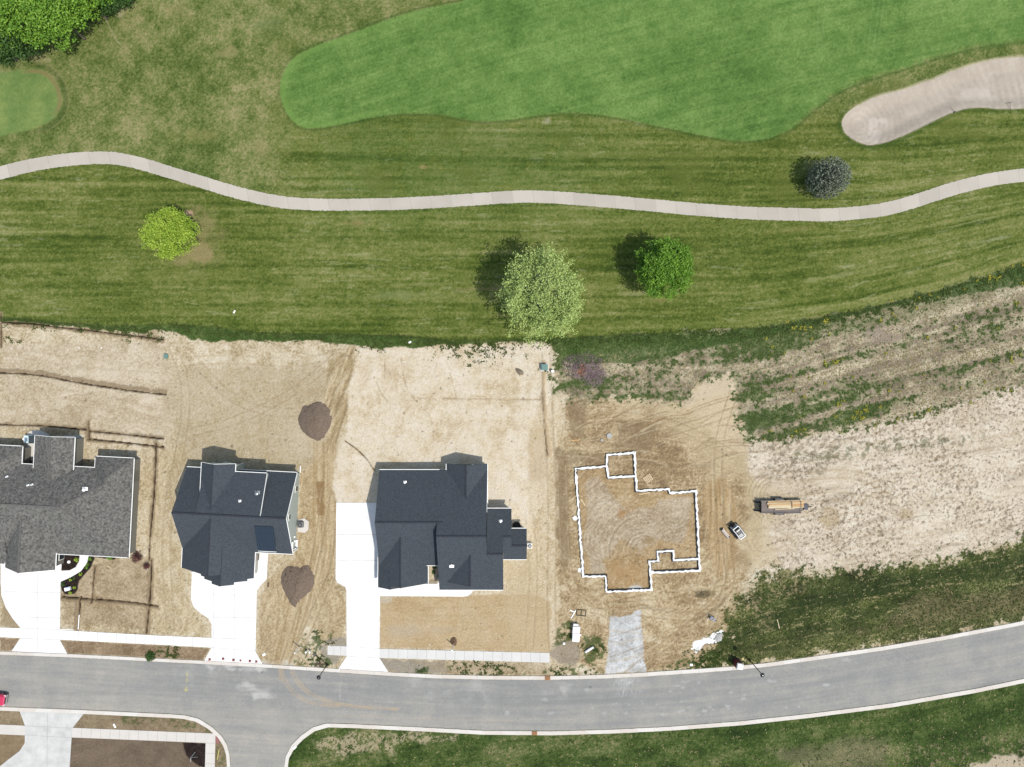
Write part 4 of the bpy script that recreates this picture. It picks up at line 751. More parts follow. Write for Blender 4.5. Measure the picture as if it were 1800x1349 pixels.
    def window(s, u, v, z, w, h, face):     # face 'n','s','e','w'
        n = {'n': (0, -1), 's': (0, 1), 'e': (1, 0), 'w': (-1, 0)}[face]
        p = s.P(u + n[0] * .3, v + n[1] * .3, z); along = 0 if n[0] == 0 else math.pi / 2
        f = MB().box(p, (w + .2, .07, h + .2), s.rot + along).build('window', TRIM, s.root)
        g = s.P(u + n[0] * .7, v + n[1] * .7, z); MB().box(g, (w, .05, h), s.rot + along).build('pane', GLASS, f)
    def door(s, u, v, w, h, face, m, name='door'):
        n = {'n': (0, -1), 's': (0, 1), 'e': (1, 0), 'w': (-1, 0)}[face]; along = 0 if n[0] == 0 else math.pi / 2
        f = MB().box(s.P(u + n[0] * .35, v + n[1] * .35, h / 2 + .06), (w, .08, h), s.rot + along).build(name, m, s.root); return f

# --- house three (dark roof, aligned with the plan)
r3 = empty('house', W(780, 925, 0), 'dark charcoal roofed house with a wide straight driveway on its left side', 'house')
h3 = House(0, 0, 0, r3, SH_DARK, SID_W, RIDGE_D); PT = .5
r3.location = (0, 0, 0)
h3.block('u', 672.5, 786, 904.7, 82, 82, 7.0, PT, e1=0, trims='x')
h3.block('u', 775.5, 857.8, 925.6, 103, 103, 8.05, PT, trims='x')
h3.beam(h3.P(858, 822.6, 2.9), h3.P(858, 889, 6.22), .07, .2, h3.trim)
h3.block('u', 857.5, 885.2, 958.7, 69.8, 70, 6.4, PT, e0=0, trims='x')
h3.block('u', 885, 899.2, 932.7, 43.7, 43.7, 5.08, PT, e0=0, trims='x')
h3.block('u', 899, 925.2, 949.9, 26.5, 26.5, 4.22, PT, e0=0, trims='x')
h3.block('v', 930, 1018, 712.8, 42.8, 42.8, 5.6, .667, e0=0, trims='x')
h3.block('v', 1000, 1024.5, 692.6, 22.8, 22.8, 4.17, .62, e0=0, trims='x')
h3.block('v', 812.2, 880, 822.6, 35.2, 35.2, 5.2, .667, e1=0, trims='x')
h3.block('v', 955, 1013.4, 830.3, 41.2, 41.2, 6.3, .64, e0=0, trims='01x', cap=True)
roof3 = h3.finish()
h3.vent(712, 848.5, .14, .3); h3.vent(880, 917, .14, .3); h3.vent(794, 994, .2, .4, PVC)
for a, b_, w in ((700, 'n', 1.6), (740, 'n', 1.6), (770, 'n', 1.4)): h3.window(a, 826.7, 1.6, w, 1.2, 'n')
h3.window(815, 816.2, 1.5, 3.0, 1.6, 'n'); h3.window(840, 816.2, 1.5, 1.2, 1.6, 'n')
h3.window(853.8, 860, 1.6, 1.2, 1.2, 'e'); h3.window(895.2, 970, 1.6, 1.2, 1.2, 'e') if False else None
h3.window(676.5, 870, 1.6, 1.2, 1.2, 'w'); h3.window(676.5, 930, 1.6, 1.2, 1.2, 'w'); h3.window(815, 1024.8, 1.6, 2.4, 1.4, 's'); h3.window(850, 1024.8, 1.6, 1.2, 1.4, 's')
for y in (905, 950): h3.door(676.5, y, 2.7, 2.2, 'w', TRIM, 'garage_door')
h3.door(762, 983, 1.0, 2.1, 's', DARK)
# little planted court between the garage and the right wing
MB().box(W(768.5, 1005, .05), (.9, 3.2, .1)).box(W(757, 1024, .05), (2.4, .5, .1)).build('porch_slab', mat('porch_gravel', alb(182, 170, 150), .9, var=.2, scale=3), r3)
MB().lathe(tuple(W(908, 924.5, 0)), [(.75, 0), (.75, .4), (.68, .4), (.68, .05)], 20).build('window_well', DARK, r3)

# --- house two (rotated three degrees)
r2 = empty('house', (0, 0, 0), 'charcoal roofed house with stepped front gables and pale green east wall', 'house')
h2 = House(338.2, 887.6, 2.95, r2, SH_DARK, SID_G, RIDGE_D); p8 = .6643
h2.block('u', 0, 189.5, 0, 70, 70, 7.55, p8, trims='x')
h2.beam(h2.P(189.8, -70, 2.9), h2.P(189.8, 0, 7.55), .07, .2, h2.trim); h2.beam(h2.P(189.8, 70, 2.9), h2.P(189.8, 0, 7.55), .07, .2, h2.trim)
h2.block('u', 40, 146, -2, 67.6, 0, 7.5, .335, e0=0, th=.25)           # raised rear roof
h2.block('v', -82.7, 5, 63, 26.5, 29.5, 7.28, .68, e1=0)               # rear gable
h2.block('v', 3, 103, 62.4, 62.4, 62.4, 7.06, p8, e0=0, trims='x')                # front wing
for (v0, v1, hw_) in ((60, 115, 45.7), (115, 118.5, 37), (118.5, 122.5, 19)):
    h2.block('v', v0, v1, 79, hw_, hw_, 5.88, .66, e0=0, e1=1, walls=(v0 == 60), trims='x', cap=True)
h2.finish()
# blue standing-seam porch roof over the front entry
b = MB(); z_lo, z_hi = 4.15, 6.55
def q2(u, v, z): return h2.P(u, v, z)
b.add([q2(134, 64, z_lo), q2(165, 64, z_lo), q2(165, 17, z_hi), q2(134, 17, z_hi), q2(134, 64, z_lo - .15), q2(165, 64, z_lo - .15), q2(165, 17, z_hi - .15), q2(134, 17, z_hi - .15)], [(0, 1, 2, 3), (7, 6, 5, 4), (0, 4, 5, 1), (1, 5, 6, 2), (2, 6, 7, 3), (3, 7, 4, 0)])
for k in range(10):
    u = 134.4 + 3.35 * k; h2.beam(q2(u, 64, z_lo + .05), q2(u, 17, z_hi + .05), .05, .05, b)
mr_ = b.build('metal_roof', METR, r2)
t_ = MB(); h2.beam(q2(134, 64.6, z_lo), q2(165, 64.6, z_lo), .08, .2, t_); t_.build('fascia', TRIM, mr_)
w_ = MB(); w_.add([q2(163, 62, z_lo - .16), q2(163, 20, z_hi - .3), q2(163, 62, 3.2)], [(0, 1, 2), (2, 1, 0)]); w_.box(q2(149, 61.5, 3.7), (2.8, .05, .8), h2.rot); w_.build('dormer_wall', SID_W, r2)
# front porch on the south-east corner
MB().box(h2.P(176, 60, .15), (2.6, 1.7, .3), h2.rot).build('porch_slab', M_CONC, r2)
[MB().box(h2.P(u, 67, 1.6), (.2, .2, 2.6), h2.rot).build('porch_post', TRIM, r2) for u in (189.3, 168)]; MB().box(h2.P(188.2, 59, 2.85), (.2, 1.9, .25), h2.rot).build('porch_beam', TRIM, r2)
h2.vent(452.5, 867.5, .22, .5, GREYM); h2.vent(421.5, 881.5, .12, .25)
h2.window(185.5, 3, 4.6, .9, .8, 'e'); h2.window(185.5, -40, 1.5, .9, 1.2, 'e'); h2.window(65, -78.5, 4.2, 2.6, 1.5, 'n'); h2.window(50, -78.5, 1.6, 1.6, 1.5, 'n'); h2.window(80, -78.5, 1.6, 1.6, 1.5, 'n')
h2.window(110, -66, 3.9, 1.2, 1.1, 'n'); h2.window(165, -66, 1.5, 1.4, 1.2, 'n'); h2.window(4, -30, 1.5, 1.2, 1.2, 'w'); h2.window(4, 30, 1.5, 1.2, 1.2, 'w')
for u in (28, 76): h2.door(u + 8, 110.8, 4.6, 2.3, 's', TRIM, 'garage_door')
h2.door(120.6, 86, .95, 2.1, 'e', DARK); sf = MB().box(h2.P(122.0, 95, 1.2), (.25, 3.2, .12), h2.rot); sf.build('shelf', BRICK, r2)
pp = 0; g2 = MB(); h2.beam(h2.P(64, -83, 5.1), h2.P(64, -83, .2), .09, .09, g2); g2.build('downpipe', PVC, r2)
MB().box(h2.P(186.5, 44, 1.3), (.14, .3, .4), h2.rot).build('meter_box', PVC, r2); MB().box(h2.P(186.5, 52, 1.1), (.14, .3, .35), h2.rot).build('meter_box', PVC, r2)

# --- house one (grey roof, cut by the left edge)
r1 = empty('house', (0, 0, 0), 'large mottled grey roofed house at the left edge with curved garden walk', 'house')
h1 = House(145, 880, 3.0, r1, SH_GREY, SID_T, RIDGE_G)
Nn, Ss = .62, .43
# main east-west body with a hipped east end
def hip(hs, u0, u1, c, w0, w1, zr, p0, p1, hipw, zrw=None):
    # roof body whose east end is a hip: eave at u1, ridge stops at u1-hipw
    z0 = zr - p0 * w0 / 10; z1 = zr - p1 * w1 / 10; zE = (z0 + z1) / 2
    P_ = hs.P; z0 = z1 = zE
    vs_ = [P_(u0, c - w0, zE), P_(u1, c - w0, zE), P_(u1, c + w1, zE), P_(u0, c + w1, zE), P_(u0, c, zr), P_(u1 - hipw, c, zr)]
    lo = [v - Vector((0, 0, .2)) for v in vs_[:4]]
    hs.roof.add(vs_ + lo, [(0, 4, 5, 1), (1, 5, 2), (2, 5, 4, 3), (0, 3, 4), (0, 1, 7, 6), (1, 2, 8, 7), (2, 3, 9, 8), (3, 0, 6, 9), (6, 7, 8, 9)])
    hs.wall.prism([tuple(P_(u, v, 0)[:2]) for u, v in ((u0, c - w0 + 4), (u1 - 4, c - w0 + 4), (u1 - 4, c + w1 - 4), (u0, c + w1 - 4))], -.3, zE - .21)
    for a, b2 in (((u0, c - w0 - .5), (u1, c - w0 - .5)), ((u1 + .5, c - w0), (u1 + .5, c + w1)), ((u0, c + w1 + .5), (u1, c + w1 + .5))):
        hs.beam(P_(*a, zE - .02), P_(*b2, zE - .02), .1, .13, hs.trim)
    hs.blocks.append(('u', u0, u1 - hipw, c - w0, c + w1, c, zr, (zr - zE) * 10 / w0, (zr - zE) * 10 / w1))
    for e in ((u1, c - w0), (u1, c + w1)): hs.beam(P_(u1 - hipw, c, zr + .04), P_(*e, zE + .04), .25, .05, hs.ridge)
    hs.beam(P_(u0, c, zr + .045), P_(u1 - hipw, c, zr + .045), .28, .06, hs.ridge)
h1.block('v', -113.5, -15, -33, 34, 34, 4.45, .35, e1=0)                    # rear covered patio wing (placed first: sets the beam helper)
hip(h1, -330, 102, 0, 63, 88, 6.75, 0.61, .44, 99)
# north-east bump with its own hip
P_ = h1.P
def hipN(u0, u1, v0, v1, zE, zr):
    c = (u0 + u1) / 2; w = (u1 - u0) / 2
    vs_ = [P_(u0, v1, zE), P_(u1, v1, zE), P_(u1, v0, zE), P_(u0, v0, zE), P_(c, v0 + w, zr), P_(c, v1, zr)]
    lo = [v - Vector((0, 0, .2)) for v in vs_[:4]]
    h1.roof.add(vs_ + lo, [(0, 3, 4, 5), (3, 2, 4), (2, 1, 5, 4), (0, 5, 1), (0, 6, 9, 3), (3, 9, 8, 2), (2, 8, 7, 1), (1, 7, 6, 0), (6, 7, 8, 9)])
    h1.wall.prism([tuple(P_(u, v, 0)[:2]) for u, v in ((u0 + 4, v1), (u1 - 4, v1), (u1 - 4, v0 + 4), (u0 + 4, v0 + 4))], -.3, zE - .21)
    for a, b2 in (((u0 - .5, v0), (u0 - .5, v1)), ((u1 + .5, v0), (u1 + .5, v1)), ((u0, v0 - .5), (u1, v0 - .5))): h1.beam(P_(*a, zE - .02), P_(*b2, zE - .02), .1, .13, h1.trim)
    h1.beam(P_(c, v0 + w, zr + .04), P_(c, v1, zr + .04), .25, .05, h1.ridge)
    for e in (u0, u1): h1.beam(P_(c, v0 + w, zr + .04), P_(e, v0, zE + .04), .25, .05, h1.ridge)
ze = 2.9
hipN(36, 102, -82.5, -40, ze + .01, 5.3)
hipN(-330, -100.5, -88, -40, ze + .02, 5.6) if False else None
hipN(-240, -90, -93, -12, 2.93, 6.66)
h1.block('v', 20, 115.5, -65.6, 43, 43, 5.85, .667, e0=0)              # garage wing
h1.block('u', -330, -104.5, 60, 5, 50, 4.12, .1, .244, e0=0, e1=0, cap=False, trims='x')
h1.block('u', -14, 58, 60, 30, 34, 4.7, .5, e0=1, e1=1, cap=False) if False else None
h1.finish()
for px, py in ((12.5, 838.5), (49.5, 853.5), (56.5, 852.5)): h1.vent(px, py, .1, .3)
h1.seen = lambda px, py: W(*T(px, py, 5.4), 5.06); h1.vent(147.5, 861.5, .22, .45)
h1.window(97, 0, 1.5, .6, 1.3, 'e'); h1.window(70, -78.5, 1.5, 1.8, 1.2, 'n'); h1.window(10, -59, 1.5, 2.0, 1.6, 'n')
h1.window(60, 84, 1.5, 1.8, 1.3, 's'); h1.door(-62, 111.8, 5.2, 2.3, 's', TRIM, 'garage_door'); h1.window(-22.5, 95, 1.5, 1.2, 1.2, 'e')
PATIO = [(48, 764), (52, 759), (60, 756), (72, 757), (84, 763), (90, 767), (146, 765), (145, 800), (137, 812), (60, 815), (48, 800)]
slab('patio', PATIO, .08, M_PINK)
fp = empty('grill', W(*T(47, 772.5, 1.0), .08), 'pale blue outdoor grill counter beside the covered patio', 'grill')
MB().box((0, 0, .5), (1.0, 1.3, 1.0)).build('counter', mat('pale_blue_panel', (.50, .66, .70), .5), fp, bevel=.03); MB().box((-.02, -.05, 1.04), (.55, .7, .07)).build('lid', mat('steel', (.55, .57, .58), .25, metal=.9), fp, bevel=.02)
MB().lathe((-.62, .05, 0), [(.28, 0), (.30, .6), (.22, .85), (.05, .95)], 16).build('tank', PVC, fp)
ps = empty('pergola', W(*T(57.5, 773, 2.4), 0), 'small slatted roof between the grill and patio wing', 'pergola')
MB().box((0, 0, 2.35), (1.5, 1.25, .08)).box((0, .62, 2.38), (1.7, .08, .16)).box((0, -.62, 2.38), (1.7, .08, .16)).build('canopy', mat('dark_slate_panel', (.03, .04, .045), .6), ps)
for x, y in ((-.6, -.5), (-.6, .5), (.6, -.5), (.6, .5)): MB().box((x, y, 1.15), (.1, .1, 2.3)).build('leg', TRIM, ps)
for (px, py, lab, sx, sy) in ((138, 777, 'dark patio armchair nearer the patio wing corner', .8, .9), (138.5, 785, 'dark patio armchair under the roof edge facing the yard', .8, .8)):
    ch = empty('patio_chair', W(px, py, .09), lab, 'chair', 'dark chairs on the patio')
    MB().box((0, 0, .4), (sx, sy * .8, .12)).build('seat', DARK, ch, bevel=.03); MB().box((-.35, 0, .75), (.12, sy * .8, .6)).build('backrest', DARK, ch, bevel=.03)
    for x in (-.33, .33):
        for y in (-.3, .3): MB().box((x, y, .18), (.06, .06, .36)).build('leg', GREYM, ch)

# ------------------------------------------------------------------ trees
LEAF = 1.5
def leaf_mat(name, c_lo, c_hi, trans=.35, rough=.55):
    c_lo = tuple(c * LEAF for c in c_lo); c_hi = tuple(min(.8, c * LEAF) for c in c_hi)
    m = bpy.data.materials.new(name); m.use_nodes = True; MATS[name] = m; n = m.node_tree.nodes; l = m.node_tree.links; b = n['Principled BSDF']
    b.inputs['Roughness'].default_value = rough; b.inputs['Specular IOR Level'].default_value = .25
    at = n.new('ShaderNodeAttribute'); at.attribute_name = 'rnd'; rp = n.new('ShaderNodeValToRGB')
    rp.color_ramp.elements[0].color = (*c_lo, 1); rp.color_ramp.elements[1].color = (*c_hi, 1); l.new(at.outputs['Fac'], rp.inputs[0]); l.new(rp.outputs[0], b.inputs['Base Color'])
    tr = n.new('ShaderNodeBsdfTranslucent'); l.new(rp.outputs[0], tr.inputs['Color']); mx_ = n.new('ShaderNodeMixShader'); mx_.inputs[0].default_value = trans
    l.new(b.outputs[0], mx_.inputs[1]); l.new(tr.outputs[0], mx_.inputs[2]); l.new(mx_.outputs[0], n['Material Output'].inputs['Surface']); return m
BARK = mat('bark', (.10, .085, .07), .9, var=.3, scale=6, bump=.5, stretch=(1, 1, .25)); BARKG = mat('grey_bark', (.22, .21, .20), .9, var=.25, scale=6, bump=.5, stretch=(1, 1, .25))
def leaves(rng, cen, n_per, cr, size, up=.5, asp=.6):
    N = len(cen) * n_per; c = np.repeat(cen, n_per, 0) + rng.normal(0, 1, (N, 3)) * np.array([cr, cr, cr * .75])
    nr = rng.normal(0, 1, (N, 3)); nr[:, 2] = np.abs(nr[:, 2]) + up; nr /= np.linalg.norm(nr, axis=1)[:, None]
    a = np.cross(nr, rng.normal(0, 1, (N, 3))); a /= np.linalg.norm(a, axis=1)[:, None]; b_ = np.cross(nr, a)
    s = size * rng.uniform(.5, 1.45, (N, 1)); V_ = np.stack([c - a * s, c - b_ * s * asp, c + a * s, c + b_ * s * asp], 1).reshape(-1, 3)
    F_ = np.arange(4 * N).reshape(-1, 4); return V_, F_, N
def lump(d, seed, k=5, amp=.16):
    r = np.random.default_rng(seed); s = np.zeros(len(d))
    for _ in range(k * 3):
        ax = r.normal(0, 1, 3); ax /= np.linalg.norm(ax); s += np.maximum(d @ ax - .72, 0) * r.uniform(-1.2, 1.6)
    return 1 + amp * s * 2.2
def tree(px, py, H_, rx, ry, rz_, name, label, lm, bark, seed, ncl=420, n_per=34, cr=.42, size=.17, inner=.45, group=None, cz=None, limbs=26, tr=.28, lumps=.16, cat='tree', shell=2.6, lobes=16, lobe_r=.34, lobe_f=.72):
    rng = np.random.default_rng(seed); g = W(px, py, 0); t = empty(name, g, label, cat, group)
    cz = H_ - rz_ if cz is None else cz
    d = rng.normal(0, 1, (ncl, 3)); d[:, 2] = np.where(d[:, 2] < 0, d[:, 2] * .75, d[:, 2]); d /= np.linalg.norm(d, axis=1)[:, None]
    r = inner + (1 - inner) * rng.random(ncl) ** (1 / shell); L_ = lump(d, seed + 1, amp=lumps)
    cen = d * (r * L_)[:, None]
    nl = lobes; ld = rng.normal(0, 1, (nl, 3)); ld[:, 2] = np.abs(ld[:, 2]) * .9 - .15; ld /= np.linalg.norm(ld, axis=1)[:, None]; lr = rng.uniform(.75, 1.15, nl)
    li = rng.integers(0, nl, ncl); sd = rng.normal(0, 1, (ncl, 3)); sd /= np.linalg.norm(sd, axis=1)[:, None]; q = rng.random(ncl) ** .45
    lobe = ld[li] * (lr[li] * (1 - lobe_r))[:, None] + sd * (q * lobe_r)[:, None]; pick_ = rng.random(ncl) < lobe_f; cen = np.where(pick_[:, None], lobe, cen * .92)
    cen = cen * np.array([rx, ry, rz_]) + np.array([0, 0, cz]); cen[:, 2] = np.maximum(cen[:, 2], 1.2)
    V_, F_, N = leaves(rng, cen, n_per, cr, size)
    cl = np.repeat(rng.random(ncl), n_per); rnd = np.clip(.5 * cl + .5 * rng.random(N), 0, 1)
    crown = np_mesh('crown', V_, F_, lm, frnd=rnd, smooth=False, parent=t)
    b_ = MB(); top = Vector((rng.normal(0, .1), rng.normal(0, .1), cz + rz_ * .55))
    path = [Vector((0, 0, -.1)), Vector((0, 0, .4)), Vector((0.05, .03, cz * .45)), Vector((0, .05, cz)), top]
    b_.tube(path, [tr * 1.35, tr, tr * .85, tr * .55, tr * .12], 10)
    trunk = b_.build('trunk', bark, t, smooth=True); lb = MB()
    pick = rng.choice(ncl, min(limbs, ncl), replace=False)
    for i in pick:
        e = Vector(cen[i]); z0 = min(max(1.2, cz * .35 + rng.random() * (cz * .55)), e.z * .9); s_ = Vector((0, 0, z0)); mid_ = s_.lerp(e, .5) + Vector((rng.normal(0, .15), rng.normal(0, .15), rng.uniform(.1, .5)))
        lb.tube([s_, mid_, e], [tr * .38, tr * .22, tr * .05], 6, cap=False)
        for _ in range(3):
            j = rng.integers(ncl); e2 = Vector(cen[j])
            if (e2 - e).length < max(rx, 1.5) * .8: lb.tube([mid_, mid_.lerp(e2, .6) + Vector((0, 0, .15)), e2], [tr * .14, tr * .08, tr * .03], 5, cap=False)
    lb.build('limb', bark, trunk, smooth=True); return t
LM_PALE = leaf_mat('pale_spring_leaf', alb(134, 158, 80), alb(196, 214, 132), .16); LM_GREEN = leaf_mat('bright_green_leaf', alb(62, 108, 24), alb(132, 174, 60), .15)
LM_LIME = leaf_mat('lime_leaf', alb(112, 150, 38), alb(186, 208, 84), .2); LM_WOOD = leaf_mat('woodland_leaf', alb(62, 112, 24), alb(148, 188, 72), .18); LM_DKW = leaf_mat('dark_woodland_leaf', alb(44, 76, 30), alb(88, 120, 60), .25)
LM_SPR = leaf_mat('spruce_needle', alb(60, 76, 60), alb(190, 200, 176), .05, .7)
tree(953, 526, 17, 6.9, 8.2, 7.0, 'maple_tree', 'large pale yellow-green tree, loose crown reaching the dirt boundary', LM_PALE, BARKG, 11, ncl=1000, n_per=26, cr=.36, size=.14, inner=.25, limbs=60, tr=.34, cz=9.9, lumps=.26, shell=2.2, lobes=34, lobe_r=.24, lobe_f=.6)
tree(1153.5, 481, 10.8, 4.7, 5.0, 4.6, 'shade_tree', 'dense bright green round tree right of the pale tree', LM_GREEN, BARK, 23, ncl=560, n_per=46, cr=.33, size=.15, inner=.5, limbs=30, tr=.22, cz=6.2, lumps=.24)
tree(325, 421, 8.9, 4.8, 4.1, 3.9, 'lime_tree', 'small lime green tree with a ring of dead grass around it', LM_LIME, BARK, 31, ncl=540, n_per=40, cr=.30, size=.14, inner=.45, limbs=30, tr=.2, cz=5.0, lumps=.22)
for k, (ax_, ay_, hh, rr_, lab) in enumerate([(94, 24, 13.5, 3.9, 'big bright woodland tree reaching furthest down among the corner trees'), (34, 22, 14.5, 4.9, 'big bright woodland tree in the top left corner cluster, second from the edge'), (24, 64, 9.5, 2.4, 'greyer low woodland tree below the big corner trees'), (-22, 36, 13, 4.6, 'bright woodland tree cut by the left picture edge'), (142, -8, 12, 2.8, 'woodland tree at the top edge right of the big corner trees'), (-8, 80, 8, 2.0, 'dark small woodland tree at the left edge, lowest of the cluster'), (84, -30, 14, 4.2, 'woodland tree mostly above the top picture edge'), (160, -34, 11, 2.6, 'right-hand bright woodland tree at the top edge')]):
    x, y = T(ax_, ay_, hh * .62); tree(x, y, hh, rr_, rr_, hh * .42, 'woodland_tree', lab, LM_WOOD if k not in (2, 5) else LM_DKW, BARK, 50 + k, ncl=330, n_per=34, cr=.42, size=.2, inner=.5, limbs=16, tr=.22, group='trees in the wooded corner', lumps=.22)
for k, (ax_, ay_, hh, rr_, lab) in enumerate([(196, -4, 5, 1.9, 'dark understorey bush at the top edge beside the right-hand woodland tree'), (216, -10, 5, 1.5, 'dark understorey bush furthest right on the wood edge'), (138, 22, 5, 1.8, 'dark understorey bush under the right side of the big corner tree'), (178, 8, 4.5, 1.7, 'dark understorey bush in the gap at the top edge'), (8, 92, 4, 1.2, 'dark understorey bush at the left edge below the wood')]):
    x, y = T(ax_, ay_, hh * .6); tree(x, y, hh, rr_, rr_, hh * .42, 'understorey_bush', lab, LM_DKW, BARK, 80 + k, ncl=110, n_per=30, cr=.32, size=.17, inner=.4, limbs=8, tr=.1, group='dark bushes along the wood edge', cat='bush')
# blue spruce: rounded cone of upturned branch tips
def spruce(px, py, Hs, R):
    rng = np.random.default_rng(5); t = empty('spruce_tree', W(px, py, 0), 'blue-grey spruce standing alone beside the cart path bend', 'tree')
    cen = []
    for k in range(24):
        f = k / 23; z = .5 + f * (Hs - .7); rad = R * max(0, 1 - ((f - .46) / (.56 if f > .46 else .72)) ** 2) ** .6 + .08; n_ = max(4, int(rad * 9))
        for j in range(n_):
            for q in (1.0, .72, .42):
                if rad * q < .25 and q < 1: continue
                a = 2 * math.pi * (j + rng.random()) / n_; r_ = rad * q * rng.uniform(.82, 1.08); cen.append((r_ * math.cos(a), r_ * math.sin(a), z + (1 - q) * .35 + rng.normal(0, .08)))
    cen = np.array(cen); N = len(cen); V_ = []; F_ = []; rn = []
    for c in cen:
        cr_ = rng.random(); out = np.array([c[0], c[1], 0]); out = out / (np.linalg.norm(out) + 1e-6)
        for _ in range(12):
            d = out * rng.uniform(.1, .9) + rng.normal(0, .45, 3) + np.array([0, 0, .5]); d /= np.linalg.norm(d); s = np.cross(d, rng.normal(0, 1, 3)); s /= np.linalg.norm(s)
            L_ = rng.uniform(.16, .34); i = len(V_); V_ += [c - s * .05, c + s * .05, c + d * L_ + s * .025, c + d * L_ - s * .025]; F_.append((i, i + 1, i + 2, i + 3)); rn.append(np.clip(.25 * cr_ + .75 * rng.random() ** 1.3, 0, 1))
    np_mesh('crown', np.array(V_), np.array(F_), LM_SPR, frnd=np.array(rn), smooth=False, parent=t)
    tk = MB().tube([(0, 0, -.1), (0, 0, Hs * .9)], [.17, .03], 8).build('trunk', BARK, t, smooth=True); lb = MB()
    for c in cen[::9]: lb.tube([(0, 0, max(.3, c[2] - .25)), tuple(c)], [.035, .01], 4, cap=False)
    lb.build('limb', BARK, tk)
spruce(1440.5, 323.5, 7.6, 3.1)
# ------------------------------------------------------------------ foundation under construction
fd = empty('foundation', W(1120, 922, 0), 'unfinished house foundation, white concrete footing outline on bare soil', 'foundation')
def rel(p, z=0): return (W(p[0], p[1]) - W(1120, 922)) + Vector((0, 0, z))
FW = mat('fresh_concrete', (.60, .60, .59), .8, var=.2, scale=2.5, bump=.4); FB = mat('form_board', (.05, .055, .07), .7, var=.3, scale=3)
cs = lambda x, y: (960 + x / 4.497, 760 + y / 4.497)
LOOP = [cs(*p) for p in [(232, 288), (478, 268), (478, 178), (698, 163), (706, 345), (712, 463), (968, 448), (976, 477), (1180, 463), (1207, 998), (1212, 1090), (822, 1107), (830, 1243), (475, 1257), (470, 1134), (292, 1138), (272, 880), (258, 660)]]
BRN = [[cs(*p) for p in q] for q in ([(478, 268), (492, 358), (706, 345)], [(1207, 998), (1005, 1009), (1002, 934), (878, 942), (882, 1012), (815, 1020), (822, 1107)])]
def ribbon(path, closed, hw_, z0, z1, rng, jit=.05, off=0.0, hwv=None):
    P_ = [Vector(rel(p)) for p in path]; Q_ = []; n = len(P_); segs = n if closed else n - 1
    for i in range(segs):
        a, b_ = P_[i], P_[(i + 1) % n]; k = max(1, int((b_ - a).length / .35)) if jit else 1
        for j in range(k): Q_.append((a.lerp(b_, j / k), j == 0, i))
    if not closed: Q_.append((P_[-1], True, n - 1))
    m = len(Q_); L_ = []; R_ = []
    for i, (p, corner, si) in enumerate(Q_):
        pv = P_[si]; d0 = (P_[si] - P_[si - 1]).normalized() if (closed or si > 0) else None; d1 = (P_[(si + 1) % n] - P_[si]).normalized() if (closed or si < n - 1) else None
        if not corner or d0 is None: d0 = d1
        if d1 is None: d1 = d0
        n0 = Vector((-d0.y, d0.x, 0)); n1 = Vector((-d1.y, d1.x, 0)); mt_ = (n0 + n1); mt_.normalize(); sc_ = 1 / max(.35, mt_.dot(n1))
        jl_, jr_ = (rng.normal(0, jit) if jit else 0), (rng.normal(0, jit) if jit else 0)
        L_.append(p + mt_ * sc_ * (off + hw_ + jl_)); R_.append(p + mt_ * sc_ * (off - hw_ - jr_))
    vs_ = [v + Vector((0, 0, z)) for z in (z0, z1) for v in L_] + [v + Vector((0, 0, z)) for z in (z0, z1) for v in R_]
    fs = []; c_ = m if closed else m - 1
    for i in range(c_):
        j = (i + 1) % m; fs += [(i, j, m + j, m + i), (3 * m + i, 3 * m + j, 2 * m + j, 2 * m + i), (m + i, m + j, 3 * m + j, 3 * m + i)]
    return vs_, fs
b = MB(); b.add(*ribbon(LOOP, True, .165, -.3, .42, RNG, .06)); b.build('footing', FW, fd)
for q in BRN: b = MB(); b.add(*ribbon(q, False, .155, -.3, .415, RNG, .045)); b.build('footing', FW, fd)
b = MB(); b.add(*ribbon(LOOP, True, .025, -.3, .40, RNG, 0, -.235)); b.build('form_board', FB, fd)
for q, o in zip(BRN, (-.27, .27)): b = MB(); b.add(*ribbon(q, False, .025, -.3, .395, RNG, 0, o * .86)); b.build('form_board', FB, fd)
for (x, y) in ((1010.5, 911.5), (1019, 1002)):
    p = rel((x, y)); b = MB(); n = 11; pts = [(p.x + (.45 + random.uniform(-.15, .2)) * math.cos(6.283 * k / n), p.y + (.35 + random.uniform(-.1, .15)) * math.sin(6.283 * k / n)) for k in range(n)]; b.prism(pts, -.05, .1).build('concrete_spill', FW, fd)

# ------------------------------------------------------------------ dumped soil heaps
def mound(name, P_, hgt, m, label, cat, rng_seed, group=None, rings=16, tex=.06):
    rng = np.random.default_rng(rng_seed); P_ = smoothpts(P_, 2, True); cx = sum(p[0] for p in P_) / len(P_); cy = sum(p[1] for p in P_) / len(P_); n = len(P_); vs_ = [(0, 0, hgt)]
    for r in range(1, rings + 1):
        f = r / rings
        for p in P_: 
            j = 1 + (rng.normal(0, .03) if r < rings else rng.normal(0, .025)); vs_.append(((p[0] - cx) / 10 * f * j, -(p[1] - cy) / 10 * f * j, max(hgt * (1 - f ** 1.6) + rng.normal(0, tex), .03) if r < rings else -.05))
    fs = [(0, 1 + (i + 1) % n, 1 + i) for i in range(n)]
    for r in range(rings - 1):
        for i in range(n): a = 1 + r * n; fs.append((a + i, a + (i + 1) % n, a + n + (i + 1) % n, a + n + i))
    fs = [f[::-1] for f in fs]
    o = MB().add(vs_, fs).build(name, m, smooth=True); o.location = W(cx, cy, 0); return tag(o, label, cat, group)
M_PILE = mat('brown_topsoil', alb(136, 119, 104), .95, var=.22, scale=3.5, bump=1.0)
